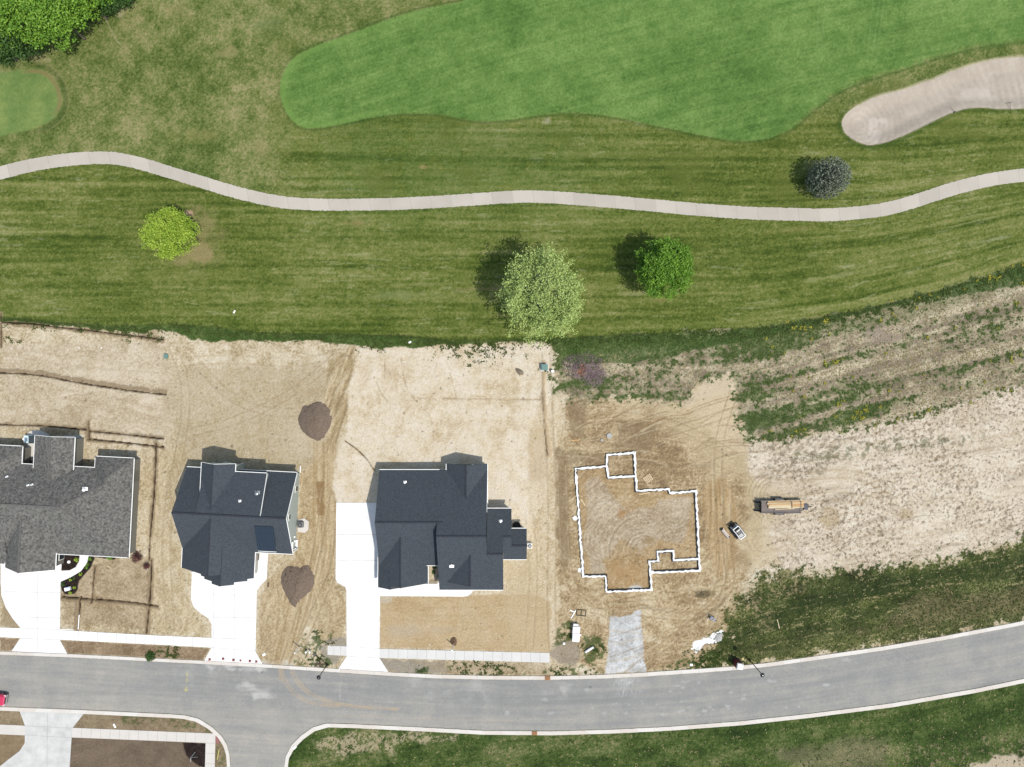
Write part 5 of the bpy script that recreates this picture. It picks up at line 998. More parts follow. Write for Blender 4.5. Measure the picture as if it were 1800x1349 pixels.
mound('soil_heap', [(560, 704), (573, 710), (581, 724), (585, 738), (580, 756), (567, 773), (559, 778), (544, 770), (531, 760), (524, 745), (525, 729), (533, 713), (551, 709)], .9, M_PILE, 'brown soil heap behind, between the middle house and the pale lot', 'soil heap', 3, 'brown topsoil heaps')
mound('soil_heap', [(499, 998), (513, 993), (527, 998), (538, 991), (549, 1002), (554, 1020), (549, 1036), (536, 1049), (523, 1059), (518, 1071), (507, 1058), (496, 1034), (492, 1018)], .9, M_PILE, 'brown soil heap in front, beside the middle driveway', 'soil heap', 4, 'brown topsoil heaps')
mound('boulder', [(904, 648), (910, 647), (918, 651), (922, 657), (918, 661), (910, 658)], .45, mat('grey_rock', alb(152, 140, 120), .9, var=.2, scale=3, bump=.6), 'flat grey boulder lying on the pale lot near the green utility box', 'boulder', 6, tex=.03, rings=5)
mound('stone', [(911, 658), (915, 657), (918, 661), (914, 663)], .3, mat('pale_rock', alb(226, 200, 168), .9, var=.2, scale=3), 'small pale stone touching the flat grey boulder', 'stone', 7, tex=.02, rings=4)

# ------------------------------------------------------------------ trailer and its lumber
BLK = mat('black_steel', (.02, .02, .022), .45, metal=.3); DECK = mat('weathered_deck', alb(146, 136, 130), .85, var=.25, scale=3, stretch=(.3, 6, 1)); TYRE = mat('tyre_rubber', (.018, .018, .018), .85)
def wheel(parent, x, y, r=.35, w=.22):
    wl_ = MB().tube([(x, y - w / 2, r), (x, y + w / 2, r)], r, 18).build('wheel', TYRE, parent); MB().tube([(x, y - w / 2 - .01, r), (x, y + w / 2 + .01, r)], r * .55, 12).build('rim', GREYM, wl_); return wl_
tx, ty = T(1372, 891, .8); tl = empty('flatbed_trailer', W(tx, ty, 0), 'long black utility trailer carrying lumber on the sandy field', 'trailer', rz=math.radians(0))
MB().box((0, 0, .72), (7.0, 2.05, .06)).build('deck', DECK, tl)
f = MB(); [f.box((0, s * 1.06, .70), (7.1, .08, .16)) for s in (-1, 1)]; [f.box((x, 0, .64), (.08, 2.04, .1)) for x in (-3.5, -2.2, -.9, .4, 1.7, 3.5)]; f.build('frame', BLK, tl)
f = MB(); [f.box((0, s * 1.06, 1.15), (7.0, .05, .05)) for s in (-1, 1)]; [f.box((x, s * 1.06, .95), (.05, .05, .4)) for x in (-3.4, -1.1, .9, 3.4) for s in (-1, 1)]; f.box((3.46, 0, 1.1), (.06, 2.1, .06)); f.box((-1.1, -.45, .78), (.12, 1.2, .05)); f.build('rail', BLK, tl)
f = MB(); f.tube([(3.5, -.85, .6), (5.2, 0, .55)], .06, 6).tube([(3.5, .85, .6), (5.2, 0, .55)], .06, 6).tube([(5.1, 0, .55), (5.6, 0, .55)], .07, 8).tube([(4.9, 0, .1), (4.9, 0, 1.0)], .05, 8); f.build('tongue', BLK, tl)
MB().taper((4.35, 0, .62), (.8, 1.1), (4.35, 0, 1.05), (.7, .95)).build('toolbox', mat('toolbox_grey', (.05, .053, .065), .6), tl, bevel=.02)
for s in (-1, 1):
    MB().taper((-.2, s * 1.27, .55), (2.0, .34), (-.2, s * 1.27, .86), (1.5, .34)).build('fender', BLK, tl, bevel=.03)
    for x in (-.65, .3): wheel(tl, x, s * 1.27)
f = MB(); f.box((-3.55, 0, 1.1), (.07, 2.0, .9)); [f.box((-3.62, y, 1.1), (.07, .12, .9)) for y in (-.9, -.45, 0, .45, .9)]; [f.box((-3.95, y, .45), (1.1, .3, .06), 0, 0, ('Y', math.radians(-28))) for y in (-.75, .75)]; f.build('ramp', BLK, tl)
lb = empty('lumber_stack', W(tx, ty, .76) + Vector((.95, .38, 0)), 'stack of pale and orange sawn boards strapped on the trailer', 'lumber', rz=math.radians(1.5))
rr_ = random.Random(3)
for lay, (n, w, x0, x1) in enumerate([(7, .19, -3.1, 3.0), (6, .19, -3.2, 3.1), (5, .19, -3.25, 3.2), (3, .2, -3.1, .9)]):
    for k in range(n):
        y = (k - (n - 1) / 2) * w + (.1 if lay == 3 else 0); a = x0 + rr_.uniform(-.15, .15); e = x1 + rr_.uniform(-.2, .15)
        MB().box(((a + e) / 2, y - .1 * lay + .1, .05 + lay * .092), (e - a, w - .02, .088), rr_.uniform(-.006, .006)).build('board', WOODP if rr_.random() < .55 else WOODO, lb)
for k, (x, y, L_) in enumerate(((-.2, -.78, 3.4), (1.4, -.62, 2.2))): MB().box((x, y, .04), (L_, .12, .07), .01).build('board', WOODP, lb)
MB().box((.9, .02, .43), (.1, 1.3, .03)).build('strap', DARK, lb)

# ------------------------------------------------------------------ compact loader and spare bucket
WP = mat('white_paint', (.72, .73, .73), .35); GP = mat('grey_paint', (.17, .19, .20), .4)
sx, sy = T(1297.5, 935, 1.2); sk = empty('compact_loader', W(sx, sy, 0), 'compact track loader with white arms and black glass cab roof', 'loader', rz=math.radians(-52 + 180))
# local +x = front (towards the upper left of the plan)
for s in (-1, 1):
    MB().tube([(-1.0, s * .72, .38), (1.0, s * .72, .30)], .02, 4).build('axle', BLK, sk)
    t_ = MB(); pr = [(-1.15, .12), (-1.25, .35), (-1.05, .68), (-.2, .62), (1.0, .5), (1.15, .3), (1.0, .1)]; n = len(pr)
    t_.add([(x, s * .72 - .16, z) for x, z in pr] + [(x, s * .72 + .16, z) for x, z in pr], [(i, (i + 1) % n, n + (i + 1) % n, n + i) for i in range(n)] + [tuple(range(n))[::-1], tuple(range(n, 2 * n))]); t_.build('track', TYRE, sk)
MB().box((-.05, 0, .75), (2.3, 1.05, .7)).build('body', GP, sk, bevel=.05)
MB().taper((-.85, 0, 1.1), (.95, .9), (-.85, 0, 1.45), (.85, .8)).build('engine_cover', mat('cover_grey', (.16, .18, .185), .35), sk, bevel=.05)
cb = MB().taper((.25, 0, 1.1), (1.15, .88), (.2, 0, 2.0), (1.05, .84)).build('cab', BLK, sk, bevel=.04); MB().box((.2, 0, 2.03), (.9, .68, .04)).build('roof_window', GLASS, cb)
MB().box((.42, 0, 2.06), (.06, .72, .03)).build('bar', GREYM, cb)
for s in (-1, 1):
    MB().tube([(-1.2, s * .56, 1.55), (-.1, s * .56, 1.9), (.95, s * .56, 1.75), (1.35, s * .50, .6)], [.06, .07, .07, .06], 6).build('loader_arm', WP, sk)
MB().box((-1.2, 0, 1.55), (.12, 1.05, .12)).build('rear_bar', WP, sk, bevel=.02); MB().box((.98, 0, 1.74), (.1, 1.1, .08)).build('cross_bar', WP, sk); MB().box((1.42, 0, .55), (.12, 1.1, .6)).build('coupler', BLK, sk)
for s in (-1, 1): MB().box((-1.3, s * .45, 1.1), (.05, .14, .1)).build('tail_light', mat('red_lens', (.5, .03, .03), .3), sk)
bk = empty('loader_bucket', W(1274.3, 937.5, 0), 'spare steel loader bucket lying beside the compact loader', 'bucket', rz=math.radians(-51))
pr = [(.32, .05), (.05, .0), (-.22, .08), (-.32, .32), (-.2, .55), (.05, .62)]
t_ = MB(); n = len(pr); inn = [(x * .88, z * .9 + .04) for x, z in pr]
vs_ = [(a, y, z) for a in (-.92, .92) for y, z in pr] + [(a, y, z) for a in (-.92, .92) for y, z in inn]; fs = []
for i in range(n - 1): fs += [(i, i + 1, n + i + 1, n + i), (2 * n + i, 3 * n + i, 3 * n + i + 1, 2 * n + i + 1)]
t_.add(vs_, fs); t_.build('shell', mat('worn_steel', alb(226, 214, 204), .4, metal=.2, var=.2, scale=4), bk)
for a in (-.95, .95): MB().add([(a - .03 * k_, y, z) for k_ in (-1, 1) for y, z in pr], [tuple(range(n)), tuple(range(n, 2 * n))[::-1]] + [(i, n + i, n + (i + 1) % n, (i + 1) % n) for i in range(n)]).build('side_plate', BLK, bk)

# ------------------------------------------------------------------ street furniture
def lamp(px, py, h, label):
    l_ = empty('street_lamp', W(px, py, .0), label, 'street lamp', 'black street lamps along the kerb')
    MB().lathe((0, 0, 0), [(.2, 0), (.2, .1), (.13, .18), (.12, .7), (.08, .8), (.065, h - .35), (.05, h - .3)], 12).build('pole', DARK, l_, smooth=False)
    MB().lathe((0, 0, h - .32), [(.07, 0), (.16, .05), (.2, .3), (.36, .34), (.38, .39), (.22, .45), (.16, .52), (.05, .6)], 16).build('lantern', DARK, l_); MB().lathe((0, 0, h + .28), [(.06, 0), (.06, .05)], 10).build('finial', GREYM, l_)
lamp(575.5, 1168, 5.4, 'black street lamp on the kerb by the wide white driveway'); lamp(1317.5, 1160.5, 6.2, 'black street lamp beside the maroon portable toilet')
pt = empty('portable_toilet', W(1294, 1163.5, 0), 'maroon portable toilet with white roof standing at the kerb', 'portable toilet', rz=math.radians(-8))
MAR = mat('maroon_plastic', (.10, .018, .03), .4); MB().taper((0, 0, .08), (1.1, 1.1), (0, 0, 2.05), (1.04, 1.04)).build('cabin', MAR, pt, bevel=.03); MB().box((0, 0, .05), (1.2, 1.2, .1)).build('base', DARK, pt)
MB().taper((0, 0, 2.05), (1.12, 1.12), (0, 0, 2.28), (.85, .85)).build('roof', WP, pt, bevel=.03); dr = MB().box((0, -.56, 1.0), (.7, .04, 1.75)).build('door', MAR, pt); MB().box((.25, -.6, 1.0), (.05, .04, .18)).build('handle', GREYM, dr); MB().lathe((.35, .35, 2.05), [(.06, 0), (.06, .45)], 8).build('vent_pipe', WP, pt)
def ubox(px, py, sx, sy, h, m, name, label, rz=0, cat='utility box', pad=True, group=None):
    u = empty(name, W(px, py, 0), label, cat, group, rz); 
    if pad: MB().box((0, 0, .06), (sx + .35, sy + .35, .14)).build('pad', M_WALK, u)
    MB().taper((0, 0, .13), (sx, sy), (0, 0, h), (sx * .97, sy * .94)).build('cabinet', m, u, bevel=.03); MB().box((0, 0, h + .03), (sx + .05, sy + .05, .06)).build('lid', m, u, bevel=.02); MB().box((sx * .2, -sy / 2 - .01, h * .5), (.06, .03, .15)).build('handle', GREYM, u); return u
GRN = mat('utility_green', (.10, .18, .16), .45)
ubox(957, 646, 1.05, 1.0, .95, GRN, 'transformer_box', 'green transformer box at the back corner of the pale lot', .05)
ubox(971, 653, .42, .4, .8, WP, 'utility_pedestal', 'small white utility pedestal right of the green transformer box', .2, pad=False)
ubox(293.5, 627, .65, .75, .45, GRN, 'valve_box', 'low green utility box alone on the left back lot', 0, pad=False)
def acunit(px, py, s, lab, light, padpts):
    a = empty('air_conditioner', W(px, py, 0), lab, 'air conditioner', 'outdoor air conditioners')
    if padpts: MB().prism([((x - px) / 10, -(y - py) / 10) for x, y in padpts], -.05, .1).build('pad', M_PINK, a)
    MB().box((0, 0, .5), (s, s, .8)).build('casing', WP if light else mat('ac_grey', (.13, .135, .14), .5), a, bevel=.05)
    g_ = MB().lathe((0, 0, .9), [(s * .42, 0), (s * .42, .04), (s * .36, .05)], 18).build('grille', DARK, a); f_ = MB(); [f_.box((0, 0, .965), (s * .7, .05, .02), k * math.pi / 4) for k in range(4)]; f_.build('fan_guard', GREYM, g_)
acunit(530, 921.5, .95, 'dark air conditioner on a pale pad by the green wall', False, [(523, 914), (535, 911), (543, 917), (542, 932), (536, 937), (524, 935)])
acunit(931, 958, .85, 'white topped air conditioner at the right end of the wide house', True, None)
for k, (x, y, lab) in enumerate([(962.5, 1192, 'storm drain inlet with orange filter in the upper kerb'), (939.5, 1288.6, 'storm drain inlet with orange filter in the lower kerb')]):
    d_ = empty('storm_drain', W(x, y, .11), lab, 'storm drain', 'kerb storm drains'); MB().box((0, 0, .03), (.95, .66, .06)).build('filter_frame', mat('orange_tan', alb(196, 150, 104), .8, var=.2, scale=6), d_); g_ = MB(); [g_.box((q, .02, .065), (.05, .5, .02)) for q in (-.36, -.24, -.12, 0, .12, .24, .36)]; g_.build('grate', mat('rusty_iron', alb(150, 96, 66), .7), d_)
for k, (x, y) in enumerate([(369, 1160), (392.7, 1159), (410.8, 1161), (423.3, 1162), (439.7, 1163), (450.9, 1164)]):
    words = ['leftmost small red cone across the foot of the middle driveway', 'second small red cone from the left across the driveway foot', 'third small red cone from the left across the driveway foot', 'fourth red cone from the left, the smallest in the row', 'fifth small red cone from the left across the driveway foot', 'rightmost small red cone across the foot of the middle driveway']
    c_ = empty('traffic_cone', W(x, y - 1, .07), words[k], 'cone', 'red cones across the driveway', rz=.3 * k); f = .75 if k == 3 else 1.0
    MB().box((0, 0, .02), (.36 * f, .36 * f, .04)).build('base', DARK, c_); MB().lathe((0, 0, .04), [(.14 * f, 0), (.04, .5 * f), (.03, .52 * f)], 12).build('cone', mat('cone_red', (.42, .03, .03), .5), c_)
# rakes at the bunker edge
for x, y, a, lab in ((1672.5, 192.5, -.85, 'bunker rake left of the other, lying askew on the sand edge'), (1775, 188.7, 1.75, 'bunker rake near the right picture edge of the sand')):
    k = empty('bunker_rake', W(x, y, .08), lab, 'rake', 'rakes at the sand bunker', a); MB().tube([(-.8, 0, .05), (.7, 0, .1)], .025, 6).build('handle', mat('dark_wood', (.06, .045, .035), .7), k); h_ = MB().box((.72, 0, .1), (.08, .6, .05)); [h_.box((.72, -.26 + .065 * i, .04), (.02, .02, .1)) for i in range(9)]; h_.build('rake_head', DARK, k)
# white standing pipes with turned soil at their foot
for x, y, h, lab in ((797, 1133.5, 2.7, 'white standing pipe in dark turned soil on the front lot'), (527, 1137.5, 2.9, 'white standing pipe beside the weed patch')):
    o = MB().lathe((0, 0, -.1), [(.09, 0), (.09, h), (.12, h + .01), (.12, h + .12)], 10).build('standing_pipe', PVC); o.location = W(x, y, 0); tag(o, lab, 'pipe', 'white standing pipes on the verge')
mound('soil_heap', [(792, 1122), (800, 1119), (804, 1127), (802, 1137), (796, 1135), (790, 1130)], .3, mat('dark_soil', alb(128, 104, 82), .95, var=.35, scale=6, bump=.8), 'small dark clod heap around the foot of the white pipe on the front lot', 'soil heap', 15, tex=.08, rings=5)
for x, y, lab in ((540, 1144, 'short white stub pipe at the left in the weed patch'), (546.5, 1144, 'short white stub pipe at the right in the weed patch')):
    o = MB().lathe((0, 0, -.1), [(.14, 0), (.13, .95), (.16, 1.0), (.05, 1.02)], 10).build('stub_pipe', PVC); o.location = W(x, y, 0); tag(o, lab, 'pipe', 'short stub pipes in the weeds')

# ------------------------------------------------------------------ building materials and litter lying about
def lying(name, x0, y0, x1, y1, w, h, m, label, cat, z=.0, group=None, bev=0):
    a, c = W(x0, y0), W(x1, y1); d = c - a; o = MB().box((0, 0, h / 2), (d.length, w, h)).build(name, m, bevel=bev); o.location = (a + c) / 2 + Vector((0, 0, z)); o.rotation_euler = (0, 0, math.atan2(d.y, d.x)); return tag(o, label, cat, group)
for a in [(1020.8, 877.5, 1028.8, 889.5, .16, .08, WOODP, 'pale plank lying diagonally inside the left of the foundation'), (1123, 869.5, 1142, 866, .16, .08, WOODP, 'pale plank lying inside just under the inner foundation corner'), (1212, 797.5, 1225, 799, .14, .08, WOODP, 'pale plank lying on the soil above the right of the foundation'), (1004, 774.5, 1019, 773.5, .2, .1, WOODO, 'brown plank on the soil left of the concrete riser ring'), (189, 994.5, 197, 1001, .16, .08, WOODP, 'short plank on the front lot of the grey roofed house'), (471.3, 1024, 471.5, 1032, .2, .1, mat('dark_timber', (.05, .035, .03), .8), 'dark timber beside the middle garden path'), (1110, 1014, 1112, 1022, .14, .08, WOODO, 'short brown plank inside the lower foundation bay'), (1366, 1089, 1370, 1105, .14, .08, WOODP, 'pale stick lying in the green verge')]:
    lying('plank', *a, 'plank', group='loose planks')
for a in [(139.7, 1081, 137.9, 1106.5, .12, .12, PVC, 'white pipe lying in the turned soil strip by the left driveway'), (106, 1106.2, 131, 1107.3, .1, .1, PVC, 'white pipe lying along the left pavement edge'), (1001.6, 1072.6, 1009.5, 1075.8, .14, .12, PVC, 'short white pipe pointing at the longer one near the block stack'), (1011.8, 1073, 1004, 1086.8, .16, .14, PVC, 'longer white pipe lying slanted above the block stack'), (385.3, 1318, 382.3, 1335, .12, .1, mat('yellow_paint', alb(238, 226, 140), .5), 'yellow pipe lying on the verge by the street corner'), (528.3, 819, 528, 831, .12, .12, PVC, 'white pipe beside the back right corner of the green walled house'), (516, 1316, 521, 1311, .4, .2, WP, 'white crumpled pipe piece on the grass at the lower street corner')]:
    lying('pipe', *a, 'pipe', group='loose pipes')
st = empty('block_stack', W(1012, 1111, 0), 'stack of white wrapped building blocks beside the dark weeds', 'block stack', rz=math.radians(-3))
MB().box((0, 0, .08), (1.2, 3.0, .14)).build('pallet', WOODO, st); PK = mat('pinkish_wrap', (.60, .53, .51), .6)
for k, (x, y, z, sx_, sy_, sz_, m) in enumerate([(0, -.85, .6, 1.25, 1.05, .9, WP), (-.02, .15, .55, 1.3, .85, .8, PK), (0, .92, .6, 1.25, .65, .9, WP), (-.1, 1.42, .45, .9, .3, .6, WP), (-.05, -.15, 1.0, 1.15, .35, .12, WP), (.78, -.4, .25, .4, .35, .4, PK)]): MB().box((x, y, z), (sx_, sy_, sz_), .04 * (k % 3 - 1)).build('block_pack', m, st, bevel=.03)
o = MB().tube([(-.85, 0, .2), (0, .02, .24), (.85, -.03, .2)], [.2, .22, .2], 12).build('insulation_roll', WP, smooth=True); o.location = W(1035.5, 1141.5, 0); o.rotation_euler = (0, 0, .58); tag(o, 'white insulation roll lying in the weeds right of the block stack', 'roll')
pl = empty('broken_pallet', W(1139, 841.5, .02), 'broken wooden pallet standing askew right of the upper foundation bay', 'pallet', rz=.6)
for k in range(5): MB().box((-.6 + .3 * k, 0, .14), (.17, 1.25, .03), random.uniform(-.12, .12)).build('slat', WOODP, pl)
for k in range(3): MB().box((0, -.55 + .55 * k, .06), (1.35, .1, .11), random.uniform(-.05, .05)).build('bearer', WOODO, pl)
fr = empty('timber_frame', W(1022, 1077.5, 0), 'dark open timber frame lying above the block stack', 'frame', rz=-.1)
for (x, y, sx_, sy_) in ((-.8, 0, .08, 1.0), (0, 0, .08, 1.0), (.8, 0, .08, 1.0), (0, .5, 1.7, .08), (0, -.5, 1.7, .08)): MB().box((x, y, .1 + .02 * (sx_ > 1)), (sx_, sy_, .14)).build('rail', mat('old_timber', (.10, .075, .05), .85, var=.3, scale=5), fr)
wb = empty('wheelbarrow', W(1251.5, 1086.5, 0), 'dark blue wheelbarrow tipped on the soil by the verge', 'wheelbarrow', rz=math.radians(-30))
BLU = mat('dark_blue_tray', (.02, .04, .10), .4); MB().taper((0, 0, .3), (.7, .4), (0, 0, .6), (1.05, .65)).build('tray', BLU, wb, bevel=.03); wheel(wb, .75, 0, .2, .1)
for s in (-1, 1): MB().tube([(.75, 0, .2), (-.2, s * .25, .3), (-.85, s * .3, .6)], .025, 6).build('handle', WOODP, wb); MB().tube([(-.35, s * .25, .35), (-.4, s * .27, 0)], .02, 6).build('leg', GREYM, wb)
lying('strut', 1248.5, 1091, 1256, 1084, .1, .08, WOODP, 'pale lath resting across the blue wheelbarrow', 'lath', z=.62)
for x, y, r, h, lab in ((1071, 766.5, .48, .35, 'round concrete riser ring on the soil above the foundation'), (1058, 774.3, .24, .2, 'small pale concrete cap left of the riser ring')):
    o = MB().lathe((0, 0, -.05), [(r, 0), (r, h), (r * .72, h), (r * .7, h - .04), (.02, h - .03)], 18).build('concrete_ring', mat('riser_concrete', alb(206, 206, 200), .85, var=.1, scale=4)); o.location = W(x, y, 0); tag(o, lab, 'concrete ring')
sh = mound('plastic_sheet', [(1274, 1106.5), (1265, 1105), (1251, 1114), (1230, 1125), (1217, 1128.7), (1214.5, 1140), (1217.5, 1147), (1213.6, 1156), (1216.5, 1158), (1222.5, 1149.7), (1221, 1136.5), (1233.5, 1133), (1246, 1131), (1252, 1127), (1258, 1133), (1266, 1130), (1273, 1117)][::1], .1, FW, 'crumpled white washout sheet on the soil above the kerb', 'sheet', 9, rings=2, tex=.02)
mound('cement_heap', [(1252, 1120), (1262, 1112), (1272, 1112), (1270, 1122), (1262, 1131), (1256, 1128)], .22, mat('grey_cement', alb(200, 200, 198), .9, var=.1, scale=3), 'grey cement lump on the wide end of the white sheet', 'cement', 10, rings=4, tex=.03)
for x, y, sx_, sy_, lab in ((720.5, 602, .55, .3, 'white scrap on the dark grass strip behind the pale lot'), (412, 548.5, .6, .25, 'white scrap lying on the mown grass'), (201.5, 1276, .35, .8, 'white scrap board on the lower left verge'), (139.5, 612, .16, .14, 'white scrap on the left back lot'), (21, 612.5, .2, .12, 'white scrap by the weed patch at the left edge'), (178.5, 612, .2, .16, 'pale scrap in the middle of the left back lot'), (464, 1151, .4, .6, 'pale lump beside the foot of the middle driveway'), (1346, 1158.5, .5, .5, 'yellowish scrap in the verge right of the street lamp'), (1305.5, 1158.5, .45, .5, 'yellow bucket lid between the toilet and the street lamp'), (991.5, 1131.5, .4, .4, 'pale scrap left of the block stack'), (1215, 1169, .5, .5, 'pale stone on the green kerb edge')):
    m_ = mat('yellowish', alb(226, 210, 150), .7) if 'yellow' in lab else PVC; o = MB().taper((0, 0, 0), (sx_, sy_), (.03, .02, .1), (sx_ * .8, sy_ * .75)).build('litter_scrap', m_, bevel=.02); o.location = W(x, y, .01); o.rotation_euler = (0, 0, x % 3); tag(o, lab, 'scrap', 'litter scraps')
ub = empty('garden_box', W(121, 1034.5, .05), 'white and blue carton standing in the dark mulch bed', 'box', rz=.25); MB().box((0, 0, .25), (.9, .6, .5)).build('carton', PVC, ub, bevel=.02); MB().box((.15, .2, .52), (.5, .25, .04)).build('flap', mat('light_blue', (.35, .45, .6), .5), ub)
o = MB().lathe((0, 0, 0), [(.25, 0), (.3, .15), (.2, .3), (.05, .34)], 10).build('white_rock', PVC); o.location = W(122, 987.5, .04); tag(o, 'white rounded rock in the mulch by the garage wall', 'rock')
ir = empty('sign_stake', W(345, 1328, .03), 'thin grey metal frame standing in the lower left mulch bed', 'frame', rz=.0)
for (p, q) in (((-.9, -.3, .1), (.1, .9, .6)), ((-.9, -.3, .1), (.3, -.25, .1)), ((-.9, -.35, .1), (-.9, -1.1, .1))): MB().tube([p, q], .04, 6).build('rod', GREYM, ir)
# brush and branch piles
def sticks(name, cx, cy, rx, ry, n, m, lab, seed, hmax=.7, L_=1.3):
    r = random.Random(seed); b_ = MB()
    for _ in range(n):
        a = r.uniform(0, 6.283); q = r.random() ** .6; x, y = rx * q * math.cos(a), ry * q * math.sin(a); z = r.uniform(.02, hmax) * (1 - q * .7); d = r.uniform(0, 6.283); l_ = L_ * r.uniform(.4, 1)
        b_.tube([(x - l_ / 2 * math.cos(d), y - l_ / 2 * math.sin(d), max(.02, z + r.uniform(-.2, .1))), (x, y, z), (x + l_ / 2 * math.cos(d + .3), y + l_ / 2 * math.sin(d + .3), max(.02, z + r.uniform(-.2, .2)))], [.03, .022, .008], 4, cap=False)
    o_ = b_.build(name, m); o_.location = W(cx, cy, 0); return tag(o_, lab, 'brush pile')
sticks('brush_pile', 1024, 644, 3.8, 2.3, 300, mat('purple_twig', alb(150, 128, 134), .9, var=.3, scale=2), 'purplish brush pile in the weeds right of the transformer box', 21)
sticks('brush_pile', 1044, 662, 2.2, 1.6, 220, mat('purple_twig', alb(150, 128, 134), .9), 'smaller purplish brush spill below the big brush pile', 22, .3)
sticks('brush_pile', 1234, 1045, 1.3, .6, 60, mat('dead_wood', alb(150, 136, 104), .9, var=.3, scale=2), 'small oval pile of dead branches right below the foundation', 23, .35)
sticks('brush_pile', 562, 1167, 1.0, .6, 50, mat('dead_wood_dark', alb(112, 100, 84), .9), 'small dark root tangle on the kerb left of the lamp foot', 24, .3)
# ------------------------------------------------------------------ garden plants
def plant(px, py, r, h, lm, lab, seed, cat='shrub', name='garden_shrub', group='small shrubs in the mulch beds', n=26, size=.09):
    rng = np.random.default_rng(seed); t = empty(name, W(px, py, .03), lab, cat, group); d = rng.normal(0, 1, (n, 3)); d[:, 2] = np.abs(d[:, 2]); d /= np.linalg.norm(d, axis=1)[:, None]
    cen = d * rng.uniform(.5, 1, (n, 1)) * np.array([r, r, h]); V_, F_, N = leaves(rng, cen, 12, .07 + r * .08, size); np_mesh('foliage', V_, F_, lm, frnd=rng.random(N), smooth=False, parent=t)
    b_ = MB(); [b_.tube([(0, 0, -.05), tuple(c * .9)], [.02, .008], 4, cap=False) for c in cen[:7]]; b_.build('stem', BARK, t)
LM_RED = leaf_mat('dark_red_leaf', (.03, .012, .014), (.11, .045, .04), .2)
for k, (x, y, r, w_) in enumerate([(135, 984, .3, 'yellow-green shrub inside the bend of the curved garden walk'), (159, 983, .28, 'green shrub right at the house end of the curved walk'), (155, 992, .18, 'small shrub second below the house end of the curved walk'), (153, 998, .18, 'small shrub third below the house end of the curved walk'), (142.3, 1009.5, .2, 'yellow shrub at the middle of the outer mulch strip'), (131, 1017, .16, 'tiny shrub left of the middle of the mulch strip'), (124, 1019, .2, 'yellow shrub just under the driveway end of the walk'), (131.5, 1033, .2, 'yellow shrub right of the white carton'), (124, 1042, .2, 'yellow shrub at the bottom of the mulch bed'), (195, 978.7, .5, 'bright green shrub in the mulch under the house front'), (112, 1027, .3, 'dark shrub at the left of the carton by the driveway')]):
    plant(x, y, r, r * 1.1, LM_LIME if 'yellow' in w_ else (LM_DKW if 'dark' in w_ or 'tiny' in w_ else LM_GREEN), w_, 200 + k, n=max(10, int(60 * r)))
plant(243, 979, 1.0, 1.0, LM_RED, 'dark red shrub clump off the house corner by the trench', 231, n=60, name='red_shrub', group='dark red shrubs by the trench'); plant(259, 994.5, .5, .7, LM_RED, 'smaller dark red shrub beside the long trench', 232, n=30, name='red_shrub', group='dark red shrubs by the trench')
plant(265, 1154, .85, .5, LM_DKW, 'dark evergreen shrub lying over the left kerb', 233, n=50, name='evergreen_shrub', group=None, size=.12)
for k, (x, y) in enumerate([(764, 997), (762, 1006), (771, 1012), (766, 985)]): plant(x, y, .25, .3, LM_DKW, ['dark shrub at the top of the little court between the garage and right wing, second', 'dark shrub halfway down the little planted court', 'brownish shrub lowest in the little planted court', 'dark shrub topmost in the little planted court'][k], 240 + k, n=14, group='shrubs in the little court')

# ------------------------------------------------------------------ red pickup at the left edge
RED = mat('red_car_paint', (.45, .03, .08), .25, spec=.6); CHR = mat('chrome', (.6, .6, .62), .15, metal=1.0); LENS = mat('headlight_lens', (.75, .76, .78), .15)
pk = empty('pickup_truck', W(-9, 1224, 0), 'red pickup truck cut by the left picture edge on the road', 'pickup', rz=math.radians(-9))
MB().box((-.1, 0, .75), (5.0, 1.9, .55)).build('body', RED, pk, bevel=.12); hd = MB().taper((1.75, 0, 1.02), (1.5, 1.75), (1.7, 0, 1.2), (1.3, 1.35)).build('hood', RED, pk, bevel=.06)
cb = MB().taper((.15, 0, 1.0), (1.9, 1.75), (.05, 0, 1.75), (1.2, 1.4)).build('cab', RED, pk, bevel=.08); MB().add([(1.12, -.72, 1.1), (1.12, .72, 1.1), (.72, .62, 1.72), (.72, -.62, 1.72)], [(0, 1, 2, 3)]).build('windscreen', GLASS, cb)
bd = MB(); bd.box((-1.75, .88, 1.15), (1.8, .1, .3)).box((-1.75, -.88, 1.15), (1.8, .1, .3)).box((-2.6, 0, 1.15), (.1, 1.8, .3)); bd.build('bed_side', RED, pk)
MB().box((2.48, 0, .55), (.2, 1.85, .3)).build('bumper', CHR, pk, bevel=.04); MB().box((2.42, 0, .85), (.06, 1.1, .28)).build('grille', DARK, pk)
for s in (-1, 1):
    MB().box((2.32, s * .76, .92), (.28, .34, .22)).build('headlight', LENS, pk, bevel=.03); mi = MB().box((.95, s * 1.12, 1.2), (.16, .3, .22)).build('wing_mirror', DARK, pk, bevel=.02); MB().box((.95, s * 1.12, 1.32), (.1, .22, .02)).build('mirror_cap', CHR, mi)
    for x in (1.55, -1.65): wheel(pk, x, s * .82, .38, .24)

stroke_path = sstep(14, 12, np.abs(PY - PATHY))
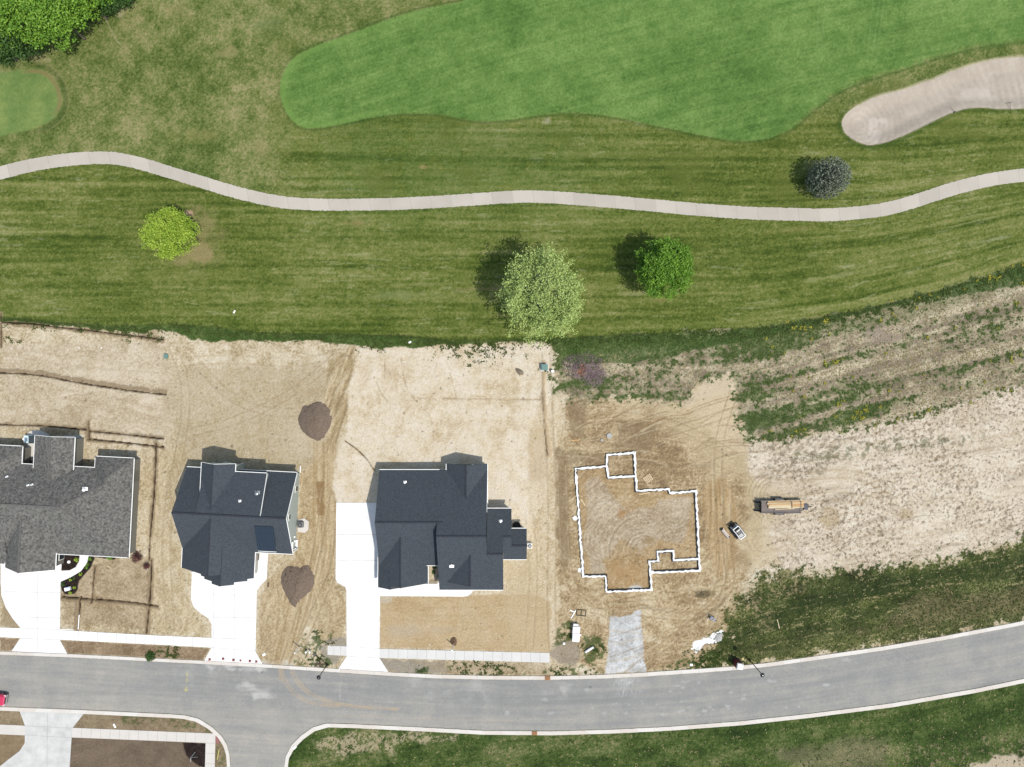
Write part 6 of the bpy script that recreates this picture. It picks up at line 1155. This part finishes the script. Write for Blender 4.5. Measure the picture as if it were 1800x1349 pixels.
# ------------------------------------------------------------------ weeds and grass tufts (uncountable)
def tufts(name, dens, n, lm, size, hgt, seed, lab, leaves_n=6):
    rng = np.random.default_rng(seed); w = np.clip(dens, 0, None).astype(np.float64).copy(); w[:, :20] = 0; w[:, -20:] = 0; w[:20] = 0; w[-20:] = 0; w *= (1 - flat) * (1 - rd) * (1 - stroke_path); w = w.ravel(); w /= w.sum()
    ii = rng.choice(len(w), n, p=w); jy, jx = np.unravel_index(ii, PX.shape)
    x = (XS[jx] + rng.uniform(-.8, .8, n) - 900) / 10; y = (674.5 - YS[jy] - rng.uniform(-.8, .8, n)) / 10; z = Z[jy, jx]; s = size * rng.uniform(.5, 1.5, n) ** 1.2
    N = n * leaves_n; a = rng.uniform(0, 2 * math.pi, N); S = np.repeat(s, leaves_n); d = np.stack([np.cos(a), np.sin(a)], 1); nrm = np.stack([-d[:, 1], d[:, 0]], 1)
    c = np.repeat(np.stack([x, y, z], 1), leaves_n, 0); hh = hgt * rng.uniform(.4, 1.2, N); L_ = S * rng.uniform(.6, 1.2, N)
    def pt(k, wd, zz): p = c.copy(); p[:, :2] += d * (L_ * k)[:, None] + nrm * (S * wd)[:, None]; p[:, 2] += zz; return p
    V_ = np.stack([pt(.05, 0, .0), pt(.55, .28, hh), pt(1, 0, hh * .55), pt(.55, -.28, hh * .9)], 1).reshape(-1, 3)
    rnd = np.clip(np.repeat(rng.random(n), leaves_n) * .6 + rng.random(N) * .4, 0, 1)
    o_ = np_mesh(name, V_, np.arange(4 * N).reshape(-1, 4), lm, frnd=rnd, smooth=False); tag(o_, lab, 'weeds', kind='stuff')
LM_WEED = leaf_mat('weed_leaf', alb(66, 92, 38), alb(124, 144, 80), .25, .7); LM_VERGE = leaf_mat('verge_leaf', alb(48, 68, 26), alb(104, 122, 60), .25, .7); LM_DRY = leaf_mat('dry_weed', alb(150, 140, 96), alb(212, 202, 150), .2, .8); LM_YEL = leaf_mat('yellow_weed', alb(150, 150, 50), alb(212, 200, 84), .2, .8)
edgeband = sstep(14, 2, np.abs(PY - MOWY - 6)) * (PX > 0) * sstep(-.3, .4, wd)
tufts('field_weeds', WGREEN ** 3 * sstep(-.2, .5, fine + wd) + .02 * wm, 17000, LM_WEED, .12, .11, 301, 'green weeds growing in rows across the right field')
tufts('verge_weeds', .6 * vm * sstep(.1, .7, wd + .3 * v1) + .7 * so_m * sstep(.1, .6, wd), 15000, LM_VERGE, .12, .1, 302, 'dark green weeds covering the road verges')
tufts('dry_weeds', .5 * vm * sstep(.3, .8, -wd) + .5 * so_m * sstep(.3, .9, -wd) + .4 * wm * sstep(0, .6, -wden) + .0 * PX, 12000, LM_DRY, .11, .1, 303, 'dry straw coloured weeds between the green ones')
tufts('boundary_weeds', edgeband * sstep(.0, .6, wd + .2), 9000, LM_VERGE, .11, .12, 304, 'weeds along the edge of the mown grass')
tufts('yellow_weeds', WGREEN ** 2 * sstep(1330, 1400, PX) * sstep(.45, .8, fbm(PX / 12, PY / 12, 777, 2)), 320, LM_YEL, .22, .2, 305, 'scattered yellow flowering weeds in the right field')
lotweeds = np.zeros_like(sm)
for (x, y, r_) in ((565, 1118, 14), (580, 1128, 10), (560, 1160, 16), (995, 1112, 14), (1044, 1140, 18), (985, 1182, 16), (1040, 1182, 14), (850, 1180, 40), (740, 1178, 10), (295, 1148, 18), (22, 600, 12), (1250, 1168, 40), (830, 604, 60), (660, 608, 26), (240, 578, 40), (960, 650, 10)):
    s_, m_ = blob(x, y, r_, r_ * .5, 1, .8); lotweeds[s_] = np.maximum(lotweeds[s_], m_ * sstep(-.1, .3, wd[s_]))
tufts('lot_weeds', lotweeds * (PY > MOWY + 3), 3600, LM_VERGE, .11, .12, 306, 'weed patches on the bare lots and kerb strips')
